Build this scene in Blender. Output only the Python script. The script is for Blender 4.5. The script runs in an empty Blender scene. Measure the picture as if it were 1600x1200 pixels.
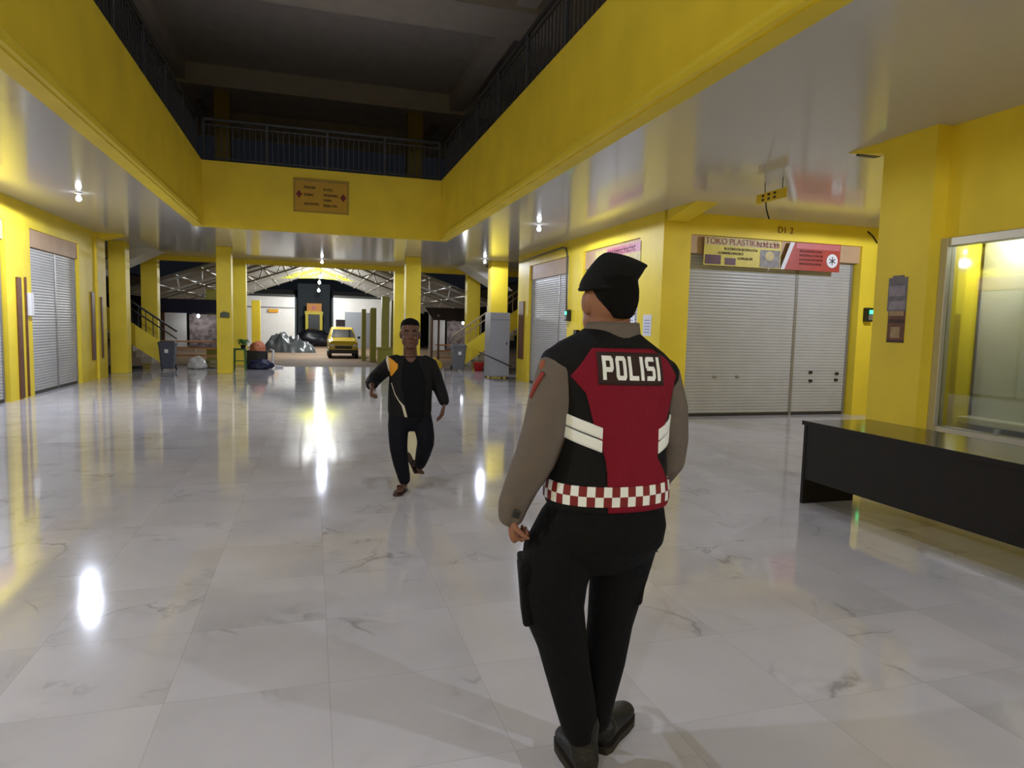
import bpy, bmesh, math, random
from mathutils import Vector, Matrix, noise
from mathutils.bvhtree import BVHTree
PI = math.pi
random.seed(7)
SC = bpy.context.scene
COL = SC.collection

# ------------------------------------------------------------------ camera
cam_d = bpy.data.cameras.new('camera')
cam = bpy.data.objects.new('camera', cam_d)
COL.objects.link(cam)
SC.camera = cam
cam_d.sensor_fit = 'HORIZONTAL'
cam_d.sensor_width = 36.0
F_PX = 1040.0
cam_d.lens = 36.0 * F_PX / 1600.0
cam_d.clip_start = 0.05
cam_d.clip_end = 300
vy = Vector((487 - 800, -(503 - 600), -F_PX)).normalized()      # hall direction seen from the camera
vx = Vector((4240 - 800, -(598 - 600), -F_PX))
vx = (vx - vy * vx.dot(vy)).normalized()
vz = vx.cross(vy)
EYE = 1.52
rot = Matrix((vx, vy, vz))
cam.matrix_world = Matrix.Translation((0, 0, EYE)) @ rot.to_4x4()

# ------------------------------------------------------------------ world, exposure
world = bpy.data.worlds.new('night_sky')
SC.world = world
world.use_nodes = True
bg = world.node_tree.nodes['Background']
bg.inputs[0].default_value = (0.010, 0.012, 0.016, 1)
bg.inputs[1].default_value = 0.35
SC.view_settings.view_transform = 'Standard'
SC.view_settings.look = 'None'
SC.view_settings.gamma = 1.0
SC.view_settings.use_curve_mapping = False
SC.view_settings.exposure = 0.50

# ------------------------------------------------------------------ materials
MATS = {}
def lin(c):
    return tuple(((v / 255) / 12.92 if v / 255 <= 0.04045 else ((v / 255 + 0.055) / 1.055) ** 2.4) for v in c) + (1.0,)

def mat(name, rgb, rough=0.5, metal=0.0, spec=0.5, bump=0.0, bscale=60.0, var=0.0, vscale=3.0, emit=0.0, coat=0.0):
    """principled material with procedural colour variation and bump"""
    if name in MATS:
        return MATS[name]
    m = bpy.data.materials.new(name)
    m.use_nodes = True
    nt = m.node_tree
    b = nt.nodes['Principled BSDF']
    c = lin(rgb)
    b.inputs['Base Color'].default_value = c
    b.inputs['Roughness'].default_value = rough
    b.inputs['Metallic'].default_value = metal
    b.inputs['Specular IOR Level'].default_value = spec
    if coat:
        b.inputs['Coat Weight'].default_value = coat
        b.inputs['Coat Roughness'].default_value = 0.05
    if emit:
        b.inputs['Emission Color'].default_value = c
        b.inputs['Emission Strength'].default_value = emit
    tc = nt.nodes.new('ShaderNodeTexCoord')
    if var:
        n = nt.nodes.new('ShaderNodeTexNoise')
        n.inputs['Scale'].default_value = vscale
        n.inputs['Detail'].default_value = 5
        nt.links.new(tc.outputs['Object'], n.inputs['Vector'])
        r = nt.nodes.new('ShaderNodeValToRGB')
        r.color_ramp.elements[0].position = 0.3
        r.color_ramp.elements[1].position = 0.7
        r.color_ramp.elements[0].color = tuple(v * (1 - var) for v in c[:3]) + (1,)
        r.color_ramp.elements[1].color = tuple(min(1, v * (1 + var * 0.5)) for v in c[:3]) + (1,)
        nt.links.new(n.outputs['Fac'], r.inputs['Fac'])
        nt.links.new(r.outputs['Color'], b.inputs['Base Color'])
    if bump:
        n2 = nt.nodes.new('ShaderNodeTexNoise')
        n2.inputs['Scale'].default_value = bscale
        n2.inputs['Detail'].default_value = 3
        nt.links.new(tc.outputs['Object'], n2.inputs['Vector'])
        bp = nt.nodes.new('ShaderNodeBump')
        bp.inputs['Strength'].default_value = bump
        bp.inputs['Distance'].default_value = 0.02
        nt.links.new(n2.outputs['Fac'], bp.inputs['Height'])
        nt.links.new(bp.outputs['Normal'], b.inputs['Normal'])
    MATS[name] = m
    return m

def mnode(nt, op, a=None, b=None):
    n = nt.nodes.new('ShaderNodeMath')
    n.operation = op
    for i, v in enumerate((a, b)):
        if v is None:
            continue
        if isinstance(v, (int, float)):
            n.inputs[i].default_value = v
        else:
            nt.links.new(v, n.inputs[i])
    return n.outputs[0]

def marble_floor():
    m = bpy.data.materials.new('polished_marble_tiles')
    m.use_nodes = True
    nt = m.node_tree
    b = nt.nodes['Principled BSDF']
    b.inputs['Roughness'].default_value = 0.10
    b.inputs['Specular IOR Level'].default_value = 0.5
    tc = nt.nodes.new('ShaderNodeTexCoord')
    sep = nt.nodes.new('ShaderNodeSeparateXYZ')
    nt.links.new(tc.outputs['Object'], sep.inputs[0])
    T = 0.632
    fx = mnode(nt, 'FLOOR', mnode(nt, 'DIVIDE', mnode(nt, 'ADD', sep.outputs[0], 50 * T - 0.07), T))
    fy = mnode(nt, 'FLOOR', mnode(nt, 'DIVIDE', mnode(nt, 'ADD', sep.outputs[1], 50 * T - 0.27), T))
    cmb = nt.nodes.new('ShaderNodeCombineXYZ')            # per tile shift of the vein pattern
    nt.links.new(mnode(nt, 'MULTIPLY', fx, 7.31), cmb.inputs[0])
    nt.links.new(mnode(nt, 'MULTIPLY', fy, 5.17), cmb.inputs[1])
    nt.links.new(mnode(nt, 'MULTIPLY', mnode(nt, 'ADD', fx, fy), 3.7), cmb.inputs[2])
    add = nt.nodes.new('ShaderNodeVectorMath')
    nt.links.new(tc.outputs['Object'], add.inputs[0])
    nt.links.new(cmb.outputs[0], add.inputs[1])
    def vein(scale, width, dist, rough):
        n = nt.nodes.new('ShaderNodeTexNoise')
        n.inputs['Scale'].default_value = scale
        n.inputs['Detail'].default_value = 6
        n.inputs['Roughness'].default_value = rough
        n.inputs['Distortion'].default_value = dist
        nt.links.new(add.outputs[0], n.inputs['Vector'])
        d = mnode(nt, 'ABSOLUTE', mnode(nt, 'SUBTRACT', n.outputs['Fac'], 0.5))
        mr = nt.nodes.new('ShaderNodeMapRange')
        mr.inputs['From Min'].default_value = 0.0
        mr.inputs['From Max'].default_value = width
        mr.inputs['To Min'].default_value = 1.0
        mr.inputs['To Max'].default_value = 0.0
        nt.links.new(d, mr.inputs['Value'])
        return mr.outputs[0]
    msk = nt.nodes.new('ShaderNodeTexNoise')
    msk.inputs['Scale'].default_value = 1.7
    nt.links.new(add.outputs[0], msk.inputs['Vector'])
    mk = nt.nodes.new('ShaderNodeMapRange')
    mk.inputs['From Min'].default_value = 0.52
    mk.inputs['From Max'].default_value = 0.66
    nt.links.new(msk.outputs['Fac'], mk.inputs['Value'])
    v1 = mnode(nt, 'MULTIPLY', vein(1.25, 0.016, 0.7, 0.5), mk.outputs[0])
    v2 = mnode(nt, 'MULTIPLY', vein(2.2, 0.09, 1.0, 0.55), mnode(nt, 'MULTIPLY', mk.outputs[0], 0.16))
    v = mnode(nt, 'MINIMUM', mnode(nt, 'ADD', mnode(nt, 'MULTIPLY', v1, 0.42), v2), 0.75)
    cl = nt.nodes.new('ShaderNodeTexNoise')
    cl.inputs['Scale'].default_value = 1.1
    cl.inputs['Detail'].default_value = 4
    nt.links.new(add.outputs[0], cl.inputs['Vector'])
    cr = nt.nodes.new('ShaderNodeValToRGB')
    cr.color_ramp.elements[0].position = 0.3
    cr.color_ramp.elements[1].position = 0.7
    cr.color_ramp.elements[0].color = lin((190, 187, 188))
    cr.color_ramp.elements[1].color = lin((208, 205, 208))
    nt.links.new(cl.outputs['Fac'], cr.inputs['Fac'])
    mx = nt.nodes.new('ShaderNodeMix')
    mx.data_type = 'RGBA'
    nt.links.new(v, mx.inputs['Factor'])
    nt.links.new(cr.outputs['Color'], mx.inputs['A'])
    mx.inputs['B'].default_value = lin((110, 104, 98))
    # joints between the tiles
    def joint(o, off):
        fr = mnode(nt, 'FRACT', mnode(nt, 'DIVIDE', mnode(nt, 'ADD', o, 50 * T + off), T))
        e = mnode(nt, 'MINIMUM', fr, mnode(nt, 'SUBTRACT', 1.0, fr))
        return mnode(nt, 'LESS_THAN', e, 0.0022)
    j = mnode(nt, 'MAXIMUM', joint(sep.outputs[0], -0.07), joint(sep.outputs[1], -0.27))
    mx2 = nt.nodes.new('ShaderNodeMix')
    mx2.data_type = 'RGBA'
    nt.links.new(mnode(nt, 'MULTIPLY', j, 0.35), mx2.inputs['Factor'])
    nt.links.new(mx.outputs['Result'], mx2.inputs['A'])
    mx2.inputs['B'].default_value = lin((120, 114, 106))
    nt.links.new(mx2.outputs['Result'], b.inputs['Base Color'])
    # slight unevenness of the polish
    rn = nt.nodes.new('ShaderNodeTexNoise')
    rn.inputs['Scale'].default_value = 2.0
    nt.links.new(tc.outputs['Object'], rn.inputs['Vector'])
    rm = nt.nodes.new('ShaderNodeMapRange')
    rm.inputs['To Min'].default_value = 0.055
    rm.inputs['To Max'].default_value = 0.10
    nt.links.new(rn.outputs['Fac'], rm.inputs['Value'])
    nt.links.new(rm.outputs[0], b.inputs['Roughness'])
    return m

def pvc_ceiling():
    m = bpy.data.materials.new('glossy_pvc_ceiling')
    m.use_nodes = True
    nt = m.node_tree
    b = nt.nodes['Principled BSDF']
    b.inputs['Base Color'].default_value = lin((200, 196, 190))
    b.inputs['Roughness'].default_value = 0.13
    b.inputs['Specular IOR Level'].default_value = 0.7
    tc = nt.nodes.new('ShaderNodeTexCoord')
    sep = nt.nodes.new('ShaderNodeSeparateXYZ')
    nt.links.new(tc.outputs['Object'], sep.inputs[0])
    fr = mnode(nt, 'FRACT', mnode(nt, 'MULTIPLY', mnode(nt, 'ADD', sep.outputs[0], 40.0), 5.0))
    e = mnode(nt, 'MINIMUM', fr, mnode(nt, 'SUBTRACT', 1.0, fr))
    g = mnode(nt, 'MINIMUM', mnode(nt, 'MULTIPLY', e, 14.0), 1.0)
    n = nt.nodes.new('ShaderNodeTexNoise')
    n.inputs['Scale'].default_value = 1.6
    mp = nt.nodes.new('ShaderNodeMapping')
    mp.inputs['Scale'].default_value = (2.0, 0.35, 1.0)
    nt.links.new(tc.outputs['Object'], mp.inputs[0])
    nt.links.new(mp.outputs[0], n.inputs['Vector'])
    bp = nt.nodes.new('ShaderNodeBump')
    bp.inputs['Strength'].default_value = 0.10
    bp.inputs['Distance'].default_value = 0.01
    nt.links.new(mnode(nt, 'ADD', mnode(nt, 'MULTIPLY', g, 0.25), n.outputs['Fac']), bp.inputs['Height'])
    nt.links.new(bp.outputs['Normal'], b.inputs['Normal'])
    return m

def glass_mat():
    m = bpy.data.materials.new('clear_glass')
    m.use_nodes = True
    nt = m.node_tree
    nt.nodes.remove(nt.nodes['Principled BSDF'])
    out = nt.nodes['Material Output']
    t = nt.nodes.new('ShaderNodeBsdfTransparent')
    t.inputs[0].default_value = (0.93, 0.97, 0.94, 1)
    g = nt.nodes.new('ShaderNodeBsdfGlossy')
    g.inputs['Roughness'].default_value = 0.02
    fr = nt.nodes.new('ShaderNodeFresnel')
    fr.inputs['IOR'].default_value = 1.5
    mx = nt.nodes.new('ShaderNodeMixShader')
    nt.links.new(fr.outputs[0], mx.inputs[0])
    nt.links.new(t.outputs[0], mx.inputs[1])
    nt.links.new(g.outputs[0], mx.inputs[2])
    nt.links.new(mx.outputs[0], out.inputs['Surface'])
    return m

YEL = mat('yellow_wall_paint', (241, 214, 60), 0.55, spec=0.35, var=0.10, vscale=1.4, bump=0.05, bscale=25)
YEL2 = mat('yellow_gloss_paint', (243, 219, 66), 0.5, spec=0.35, var=0.06, vscale=2.0)
BEIGE = mat('beige_lintel_paint', (192, 160, 124), 0.6, var=0.08)
FLOOR = marble_floor()
CEIL = pvc_ceiling()
GLASS = glass_mat()
STEEL = mat('painted_shutter_steel', (184, 182, 178), 0.38, 0.0, 0.5, var=0.07, vscale=2.5)
RAILM = mat('dark_steel', (62, 60, 58), 0.45, 0.3)
GALV = mat('galvanised_steel', (150, 148, 144), 0.4, 0.6)
ALU = mat('aluminium_frame', (196, 190, 172), 0.35, 0.4)
WOOD = mat('brown_wood', (104, 66, 40), 0.5, var=0.25, vscale=9)
DARKWOOD = mat('dark_wood', (24, 20, 19), 0.45, spec=0.3, var=0.2, vscale=6)
DESKTOP = mat('dark_glossy_desk_top', (58, 50, 42), 0.12, 0.0, 0.7)
WHITE = mat('white_paint', (226, 224, 218), 0.5, var=0.04)
UPPER = mat('upper_storey_grey', (186, 178, 170), 0.7, var=0.1)
ROOF = mat('dark_roof_sheet', (58, 60, 58), 0.6, 0.2)
BLACK = mat('black_plastic', (22, 22, 24), 0.45)
PAPER = mat('white_paper', (222, 222, 224), 0.7)
RED = mat('red_plastic', (196, 30, 24), 0.4)
SKIN = mat('brown_skin', (142, 94, 70), 0.55, var=0.08, vscale=12)
SKIN2 = mat('dark_brown_skin', (94, 60, 46), 0.55, var=0.08, vscale=12)  # dark skin, deepened further in colour for the man's backlit shade
HAIR = mat('black_hair', (11, 10, 10), 0.85, spec=0.15, bump=0.3, bscale=180)

# ------------------------------------------------------------------ mesh helpers
class MB:
    def __init__(s):
        s.v, s.f, s.mi = [], [], []
    def add(s, vs, fs, mi=0):
        o = len(s.v)
        s.v += [Vector(p) for p in vs]
        s.f += [tuple(i + o for i in f) for f in fs]
        s.mi += [mi] * len(fs)
        return s
    def box(s, a, b, mi=0):
        x0, x1 = sorted((a[0], b[0])); y0, y1 = sorted((a[1], b[1])); z0, z1 = sorted((a[2], b[2]))
        return s.add([(x0, y0, z0), (x1, y0, z0), (x1, y1, z0), (x0, y1, z0), (x0, y0, z1), (x1, y0, z1), (x1, y1, z1), (x0, y1, z1)],
                     [(0, 3, 2, 1), (4, 5, 6, 7), (0, 1, 5, 4), (1, 2, 6, 5), (2, 3, 7, 6), (3, 0, 4, 7)], mi)
    def obox(s, c, size, m3, mi=0):
        """oriented box: centre, full size, 3x3 rotation"""
        h = [v / 2 for v in size]
        P = []
        for sz in (-1, 1):
            for sx, sy in ((-1, -1), (1, -1), (1, 1), (-1, 1)):
                P.append(Vector(c) + m3 @ Vector((sx * h[0], sy * h[1], sz * h[2])))
        return s.add(P, [(0, 3, 2, 1), (4, 5, 6, 7), (0, 1, 5, 4), (1, 2, 6, 5), (2, 3, 7, 6), (3, 0, 4, 7)], mi)
    def bar(s, p, q, w, h=None, mi=0):
        """square bar between two points"""
        p, q = Vector(p), Vector(q)
        h = h or w
        t = (q - p).normalized()
        up = Vector((0, 0, 1)) if abs(t.z) < 0.95 else Vector((0, 1, 0))
        a = t.cross(up).normalized(); b = a.cross(t)
        P = []
        for c in (p, q):
            for i, j in ((-1, -1), (1, -1), (1, 1), (-1, 1)):
                P.append(c + a * (i * w / 2) + b * (j * h / 2))
        return s.add(P, [(0, 1, 2, 3), (4, 7, 6, 5), (0, 4, 5, 1), (1, 5, 6, 2), (2, 6, 7, 3), (3, 7, 4, 0)], mi)
    def prism(s, poly, e, mi=0):
        """closed polygon (list of points) swept along vector e"""
        n = len(poly)
        e = Vector(e)
        P = [Vector(p) for p in poly] + [Vector(p) + e for p in poly]
        F = [tuple(range(n))[::-1], tuple(range(n, 2 * n))]
        F += [(i, (i + 1) % n, n + (i + 1) % n, n + i) for i in range(n)]
        return s.add(P, F, mi)
    def rings(s, R, mi=0, cap=True, wrap=False):
        """loft through a list of rings with equal counts"""
        n = len(R[0]); k = len(R)
        P = [p for r in R for p in r]
        F = []
        for i in range(k - (0 if wrap else 1)):
            a, b = i * n, ((i + 1) % k) * n
            for j in range(n):
                F.append((a + j, a + (j + 1) % n, b + (j + 1) % n, b + j))
        if cap and not wrap:
            F += [tuple(range(n))[::-1], tuple(range((k - 1) * n, k * n))]
        return s.add(P, F, mi)
    def tube(s, pts, r, seg=10, mi=0, closed=False):
        pts = [Vector(p) for p in pts]
        rs = r if isinstance(r, (list, tuple)) else [r] * len(pts)
        R = []
        ref = None
        for i, p in enumerate(pts):
            a = pts[max(0, i - 1)]; b = pts[min(len(pts) - 1, i + 1)]
            t = (b - a).normalized()
            if ref is None:
                ref = Vector((0, 0, 1)) if abs(t.z) < 0.9 else Vector((1, 0, 0))
            u = (ref - t * ref.dot(t)).normalized()
            w = t.cross(u)
            ref = u
            R.append([p + (u * math.cos(2 * PI * j / seg) + w * math.sin(2 * PI * j / seg)) * rs[i] for j in range(seg)])
        return s.rings(R, mi)
    def lathe(s, prof, c=(0, 0, 0), seg=24, mi=0, axis=2):
        R = []
        for r, z in prof:
            ring = []
            for j in range(seg):
                a = 2 * PI * j / seg
                p = (r * math.cos(a), r * math.sin(a), z)
                if axis == 1:
                    p = (p[0], p[2], p[1])
                if axis == 0:
                    p = (p[2], p[0], p[1])
                ring.append(Vector(c) + Vector(p))
            R.append(ring)
        return s.rings(R, mi)
    def ell(s, c, r, m3=None, n=14, seg=20, mi=0):
        m3 = m3 or Matrix.Identity(3)
        R = []
        for i in range(n + 1):
            a = -PI / 2 + PI * (0.04 + 0.92 * i / n)
            R.append([Vector(c) + m3 @ Vector((r[0] * math.cos(a) * math.cos(2 * PI * j / seg), r[1] * math.cos(a) * math.sin(2 * PI * j / seg), r[2] * math.sin(a))) for j in range(seg)])
        return s.rings(R, mi)

ORG = {}
def finish(name, me, mats, parent):
    o = bpy.data.objects.new(name, me)
    COL.objects.link(o)
    for m in (mats if isinstance(mats, (list, tuple)) else [mats]):
        me.materials.append(m)
    if parent is not None:
        o.parent = parent
        ORG[o.name] = ORG[parent.name]
    else:
        ORG[o.name] = Vector((0, 0, 0))
    return o

def obj(name, mb, mats, parent=None, smooth=False, bevel=0.0, label=None, org=None, recalc=True):
    """links an MB as ONE mesh object; vertices are given in world coordinates"""
    off = ORG[parent.name] if parent is not None else Vector(org or (0, 0, 0))
    me = bpy.data.meshes.new(name)
    me.from_pydata([v - off for v in mb.v], [], mb.f)
    for p, i in zip(me.polygons, mb.mi):
        p.material_index = i
    if recalc:
        bm = bmesh.new(); bm.from_mesh(me)
        bmesh.ops.recalc_face_normals(bm, faces=bm.faces)
        bm.to_mesh(me); bm.free()
    if smooth:
        for p in me.polygons:
            p.use_smooth = True
    o = finish(name, me, mats, parent)
    if parent is None and org:
        o.location = Vector(org); ORG[o.name] = Vector(org)
    if bevel:
        b = o.modifiers.new('bevel', 'BEVEL')
        b.width = bevel; b.segments = 2; b.limit_method = 'ANGLE'
    if label:
        o['label'] = label
    return o

def thing(name, label, cat, loc, group=None):
    o = bpy.data.objects.new(name, None)
    COL.objects.link(o)
    o.location = loc
    ORG[o.name] = Vector(loc)
    o['label'] = label; o['category'] = cat
    if group:
        o['group'] = group
    return o

def tag(o, label, cat, group=None):
    o['label'] = label; o['category'] = cat
    if group:
        o['group'] = group
    return o

def struct(name, mb, m, bevel=0.0, parent=None):
    o = obj(name, mb, m, parent, bevel=bevel)
    if parent is None:
        o['kind'] = 'structure'
    return o

def lamp_light(name, loc, power, color, parent=None, radius=0.06, down=False):
    l = bpy.data.lights.new(name, 'SPOT' if down else 'POINT')
    l.energy = power; l.color = color; l.shadow_soft_size = radius
    if down:
        l.spot_size = math.radians(180); l.spot_blend = 0.06
    o = bpy.data.objects.new(name, l)
    COL.objects.link(o)
    if parent is not None:
        o.parent = parent
        o.location = Vector(loc) - ORG[parent.name]
    else:
        o.location = loc
    return o
# ------------------------------------------------------------------ the hall
XL, XR = -5.0, 5.72            # shop fronts left and right
CZ = 3.55                      # ceiling height
AX0, AX1 = -2.27, 2.95         # light-well opening
AY0, AY1 = 0.6, 16.0
FZ = 4.94                      # upper floor level

b = MB()
b.box((-9, -5, -0.25), (14, 23.6, 0))
struct('floor', b, FLOOR)

b = MB()
SX0, SX1 = AX0 - 0.19, AX1 + 0.19
b.box((-9, -5, CZ), (SX0, 24.4, CZ + 0.1)).box((SX1, -5, CZ), (14, 24.4, CZ + 0.1))
b.box((SX0, AY1 + 0.2, CZ), (SX1, 24.4, CZ + 0.1)).box((SX0, -5, CZ), (SX1, AY0 - 0.2, CZ + 0.1))
struct('ceiling', b, CEIL)

# yellow fascia beams around the light well, each with a ledge moulding
def ledge(y0, y1, x, s):
    pr = [(x, CZ + 0.005), (x + s * 0.045, CZ + 0.02), (x + s * 0.055, CZ + 0.07), (x + s * 0.03, CZ + 0.13), (x, CZ + 0.15)]
    return MB().prism([(px, y0, pz) for px, pz in pr], (0, y1 - y0, 0))
t1 = MB().box((SX0, AY0, CZ - 0.012), (AX0, AY1 + 0.2, FZ))
o1 = struct('trim_1', t1, YEL); struct('moulding', ledge(AY0, 15.2, AX0 - 0.005, 1), YEL2, parent=o1)
t2 = MB().box((AX1, AY0, CZ - 0.012), (SX1, AY1 + 0.2, FZ))
o2 = struct('trim_2', t2, YEL); struct('moulding', ledge(AY0, 15.2, AX1 + 0.005, -1), YEL2, parent=o2)
struct('trim_3', MB().box((AX0, AY1, CZ - 0.012), (AX1, AY1 + 0.2, FZ)), YEL)
struct('trim_4', MB().box((AX0, AY0 - 0.2, CZ - 0.012), (AX1, AY0, FZ)), YEL)

# upper storey: floor slabs, ceiling, cross beams, outer walls (dark, unlit)
b = MB()
b.box((-9, -5, FZ - 0.25), (SX0, 24.4, FZ - 0.01)).box((SX1, -5, FZ - 0.25), (14, 24.4, FZ - 0.01))
b.box((SX0, AY1 + 0.2, FZ - 0.25), (SX1, 24.4, FZ - 0.01)).box((SX0, -5, FZ - 0.25), (SX1, AY0 - 0.2, FZ - 0.01))
struct('floor_upper', b, UPPER)
b = MB().box((-9, -5, 8.3), (14, 24.4, 8.45))
struct('ceiling_upper', b, UPPER)
b = MB()
for y in (1.0, 7.3, 13.2, 20.0):
    b.box((-9, y, 7.75), (14, y + 1.3, 8.3))
b.box((-3.6, -5, 7.85), (-3.2, 24.4, 8.3)).box((3.9, -5, 7.85), (4.3, 24.4, 8.3))
struct('trim_5', b, UPPER)
b = MB().box((-9.2, -5, FZ), (-9, 24.4, 8.3)).box((14, -5, FZ), (14.2, 24.4, 8.3)).box((-9, -5.2, FZ), (14, -5, 8.3)).box((-9, 24.2, FZ), (14, 24.4, 6.2)).box((-9, 24.2, 7.5), (14, 24.4, 8.3))
struct('wall_upper', b, UPPER)

# ------------------------------------------------------------------ left wall: pilasters, beam, lintels
b = MB()
XB = XL - 0.30
b.box((-9, -5, 0), (XL, 7.0, CZ))
pil_l = [(9.72, 10.78), (13.5, 14.55), (17.27, 19.1)]
for y0, y1 in pil_l:
    b.box((XB - 3, y0, 0), (XL, y1, CZ))
b.box((XB - 3, 7.0, 3.12), (XL - 0.001, 19.1, CZ))
b.box((-9, 7, 0), (-8.5, 19, CZ))
# raised outer band on the last pilaster, haunch of the cross beam
struct('wall_left', b, YEL)
b = MB().box((XL - 0.01, 18.42, 0), (XL + 0.05, 19.098, CZ))
b.prism([(XL, 18.6, CZ), (XL + 0.55, 18.6, CZ), (XL, 18.6, CZ - 0.16)], (0, 0.5, 0))
struct('trim_14', b, YEL)
b = MB()
for y0, y1 in ((7.0, 9.72), (10.78, 13.5), (14.55, 17.27)):
    b.box((XL - 0.2, y0, 2.79), (XL - 0.03, y1, 3.12))
struct('trim_6', b, BEIGE)

# ------------------------------------------------------------------ right wall
b = MB()
b.box((XR + 0.1, -5, 0), (14, -1.2, CZ)).box((XR + 0.18, -1.2, 2.46), (XR + 0.33, 5.1, CZ)).box((XR + 0.18, -1.2, 0), (XR + 0.33, 5.1, 0.60))
b.box((XR + 0.18, 5.35, 0), (14, 5.60, CZ))
b.box((XR, 5.1, 0), (XR + 0.5, 5.72, CZ))                 # big column by the shop window
b.prism([(XR + 0.02, 5.72, CZ), (XR + 0.02, 6.25, CZ), (XR + 0.02, 5.72, CZ - 0.13)], (0.3, 0, 0))   # haunches under the ceiling
b.prism([(XR + 0.02, 10.2, CZ), (XR + 0.02, 9.3, CZ), (XR + 0.02, 10.2, CZ - 0.17)], (0.4, 0, 0))
struct('wall_right', b, YEL)
# far shop block: front facing the hall mouth and its long side
b = MB()
FY = 10.25
b.box((XR, FY, 0), (XR + 0.53, FY + 0.85, CZ))           # corner pilaster
b.box((XR + 0.53, FY, 3.19), (9.90, FY + 0.4, CZ))
b.box((9.90, FY, 0), (14, FY + 0.4, CZ))
b.box((XR + 0.4, FY + 3.3, 0), (14, FY + 3.5, CZ))
struct('wall_shop', b, YEL)
b = MB()
for y0, y1 in ((13.75, 14.62), (17.55, 18.55)):
    b.box((XR, y0, 0), (XR + 0.6, y1, CZ))
b.box((XR + 0.004, FY + 0.85, 3.2), (XR + 0.4, 17.6, CZ))
b.box((XR + 0.5, 18.5, 0), (14, 18.7, CZ))
struct('wall_shop_side', b, YEL)
b = MB().box((XR + 0.53, FY + 0.06, 2.88), (9.90, FY + 0.3, 3.19))
b.box((XR + 0.05, 11.1, 2.82), (XR + 0.3, 13.75, 3.2)).box((XR + 0.05, 14.62, 2.82), (XR + 0.3, 17.55, 3.2))
struct('trim_7', b, BEIGE)
# wall behind the photographer and corridor end
b = MB().box((-9, -5.2, 0), (14, -5, CZ))
struct('wall_back', b, YEL)
b = MB().box((13.9, 5.6, 0), (14.1, FY, CZ))
struct('wall_corridor_end', b, YEL)

# ------------------------------------------------------------------ shop window with its little display room
t = MB()
wx = XR + 0.17
for y0, y1 in ((5.02, 5.1), (1.9, 1.98), (-1.2, -1.12)):
    t.box((wx - 0.03, y0, 0.58), (wx + 0.08, y1, 2.48))
t.box((wx - 0.03, -1.12, 2.40), (wx + 0.08, 5.02, 2.48)).box((wx - 0.03, -1.12, 0.58), (wx + 0.08, 5.02, 0.66))
w1 = struct('window_1', t, ALU, bevel=0.006)
struct('glass_pane', MB().box((wx + 0.02, 1.98, 0.66), (wx + 0.028, 5.02, 2.40)), GLASS, parent=w1)
struct('glass_pane', MB().box((wx + 0.02, -1.12, 0.66), (wx + 0.028, 1.9, 2.40)), GLASS, parent=w1)
b = MB().box((XR + 0.33, -1.2, 0), (8.0, 5.35, 0.02))
struct('floor_shop', b, mat('grey_shop_floor', (150, 148, 140), 0.3, var=0.05))
b = MB().box((XR + 0.33, -1.2, 2.75), (8.0, 5.35, 2.85))
struct('ceiling_shop', b, WHITE)
b = MB().box((7.9, -1.2, 0), (8.0, 5.35, 2.85)).box((XR + 0.33, -1.3, 0), (8.0, -1.2, 2.85))
struct('wall_shop_inner', b, WHITE)

# ------------------------------------------------------------------ roller shutters
def slats(axis, a0, a1, z0, z1, base, out, pitch=0.055, depth=0.012):
    """corrugated sheet: runs along x or y from a0 to a1, bulging towards out (+1/-1)"""
    mb = MB()
    prof = []
    n = int(round((z1 - z0) / pitch))
    p = (z1 - z0) / n
    for i in range(n):
        z = z0 + i * p
        prof += [(0, z), (depth * 0.8, z + p * 0.16), (depth, z + p * 0.5), (depth * 0.8, z + p * 0.84)]
    prof.append((0, z1))
    prof += [(-0.015, z1), (-0.015, z0)]
    if axis == 'x':
        poly = [(a0, base + out * d, z) for d, z in prof]; e = (a1 - a0, 0, 0)
    else:
        poly = [(base + out * d, a0, z) for d, z in prof]; e = (0, a1 - a0, 0)
    return mb.prism(poly, e)

def shutter(label, axis, base, out, a0, split, a1, top, swap=False):
    c = ((a0 + a1) / 2, base, 0) if axis == 'x' else (base, (a0 + a1) / 2, 0)
    t = thing('roller_shutter', label, 'roller shutter', c, 'roller shutters of the closed shops')
    def bx(u0, u1, d0, d1, z0, z1):
        m = MB()
        if axis == 'x':
            return m.box((u0, base + out * d0, z0), (u1, base + out * d1, z1))
        return m.box((base + out * d0, u0, z0), (base + out * d1, u1, z1))
    obj('curtain', slats(axis, a0 + 0.04, split - 0.03, 0.05, top, base, out), STEEL, t)
    obj('curtain', slats(axis, split + 0.03, a1 - 0.04, 0.05, top, base, out), STEEL, t)
    obj('mullion', bx(split - 0.03, split + 0.03, -0.02, 0.022, 0, top), GALV, t, bevel=0.004)
    obj('guide_rail', bx(a0, a0 + 0.045, -0.03, 0.03, 0, top), GALV, t, bevel=0.004)
    obj('guide_rail', bx(a1 - 0.045, a1, -0.03, 0.03, 0, top), GALV, t, bevel=0.004)
    obj('bottom_bar', bx(a0 + 0.045, split - 0.03, -0.015, 0.025, 0.004, 0.05), RAILM, t)
    obj('bottom_bar', bx(split + 0.03, a1 - 0.045, -0.015, 0.025, 0.004, 0.05), RAILM, t)
    return t, bx

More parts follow.
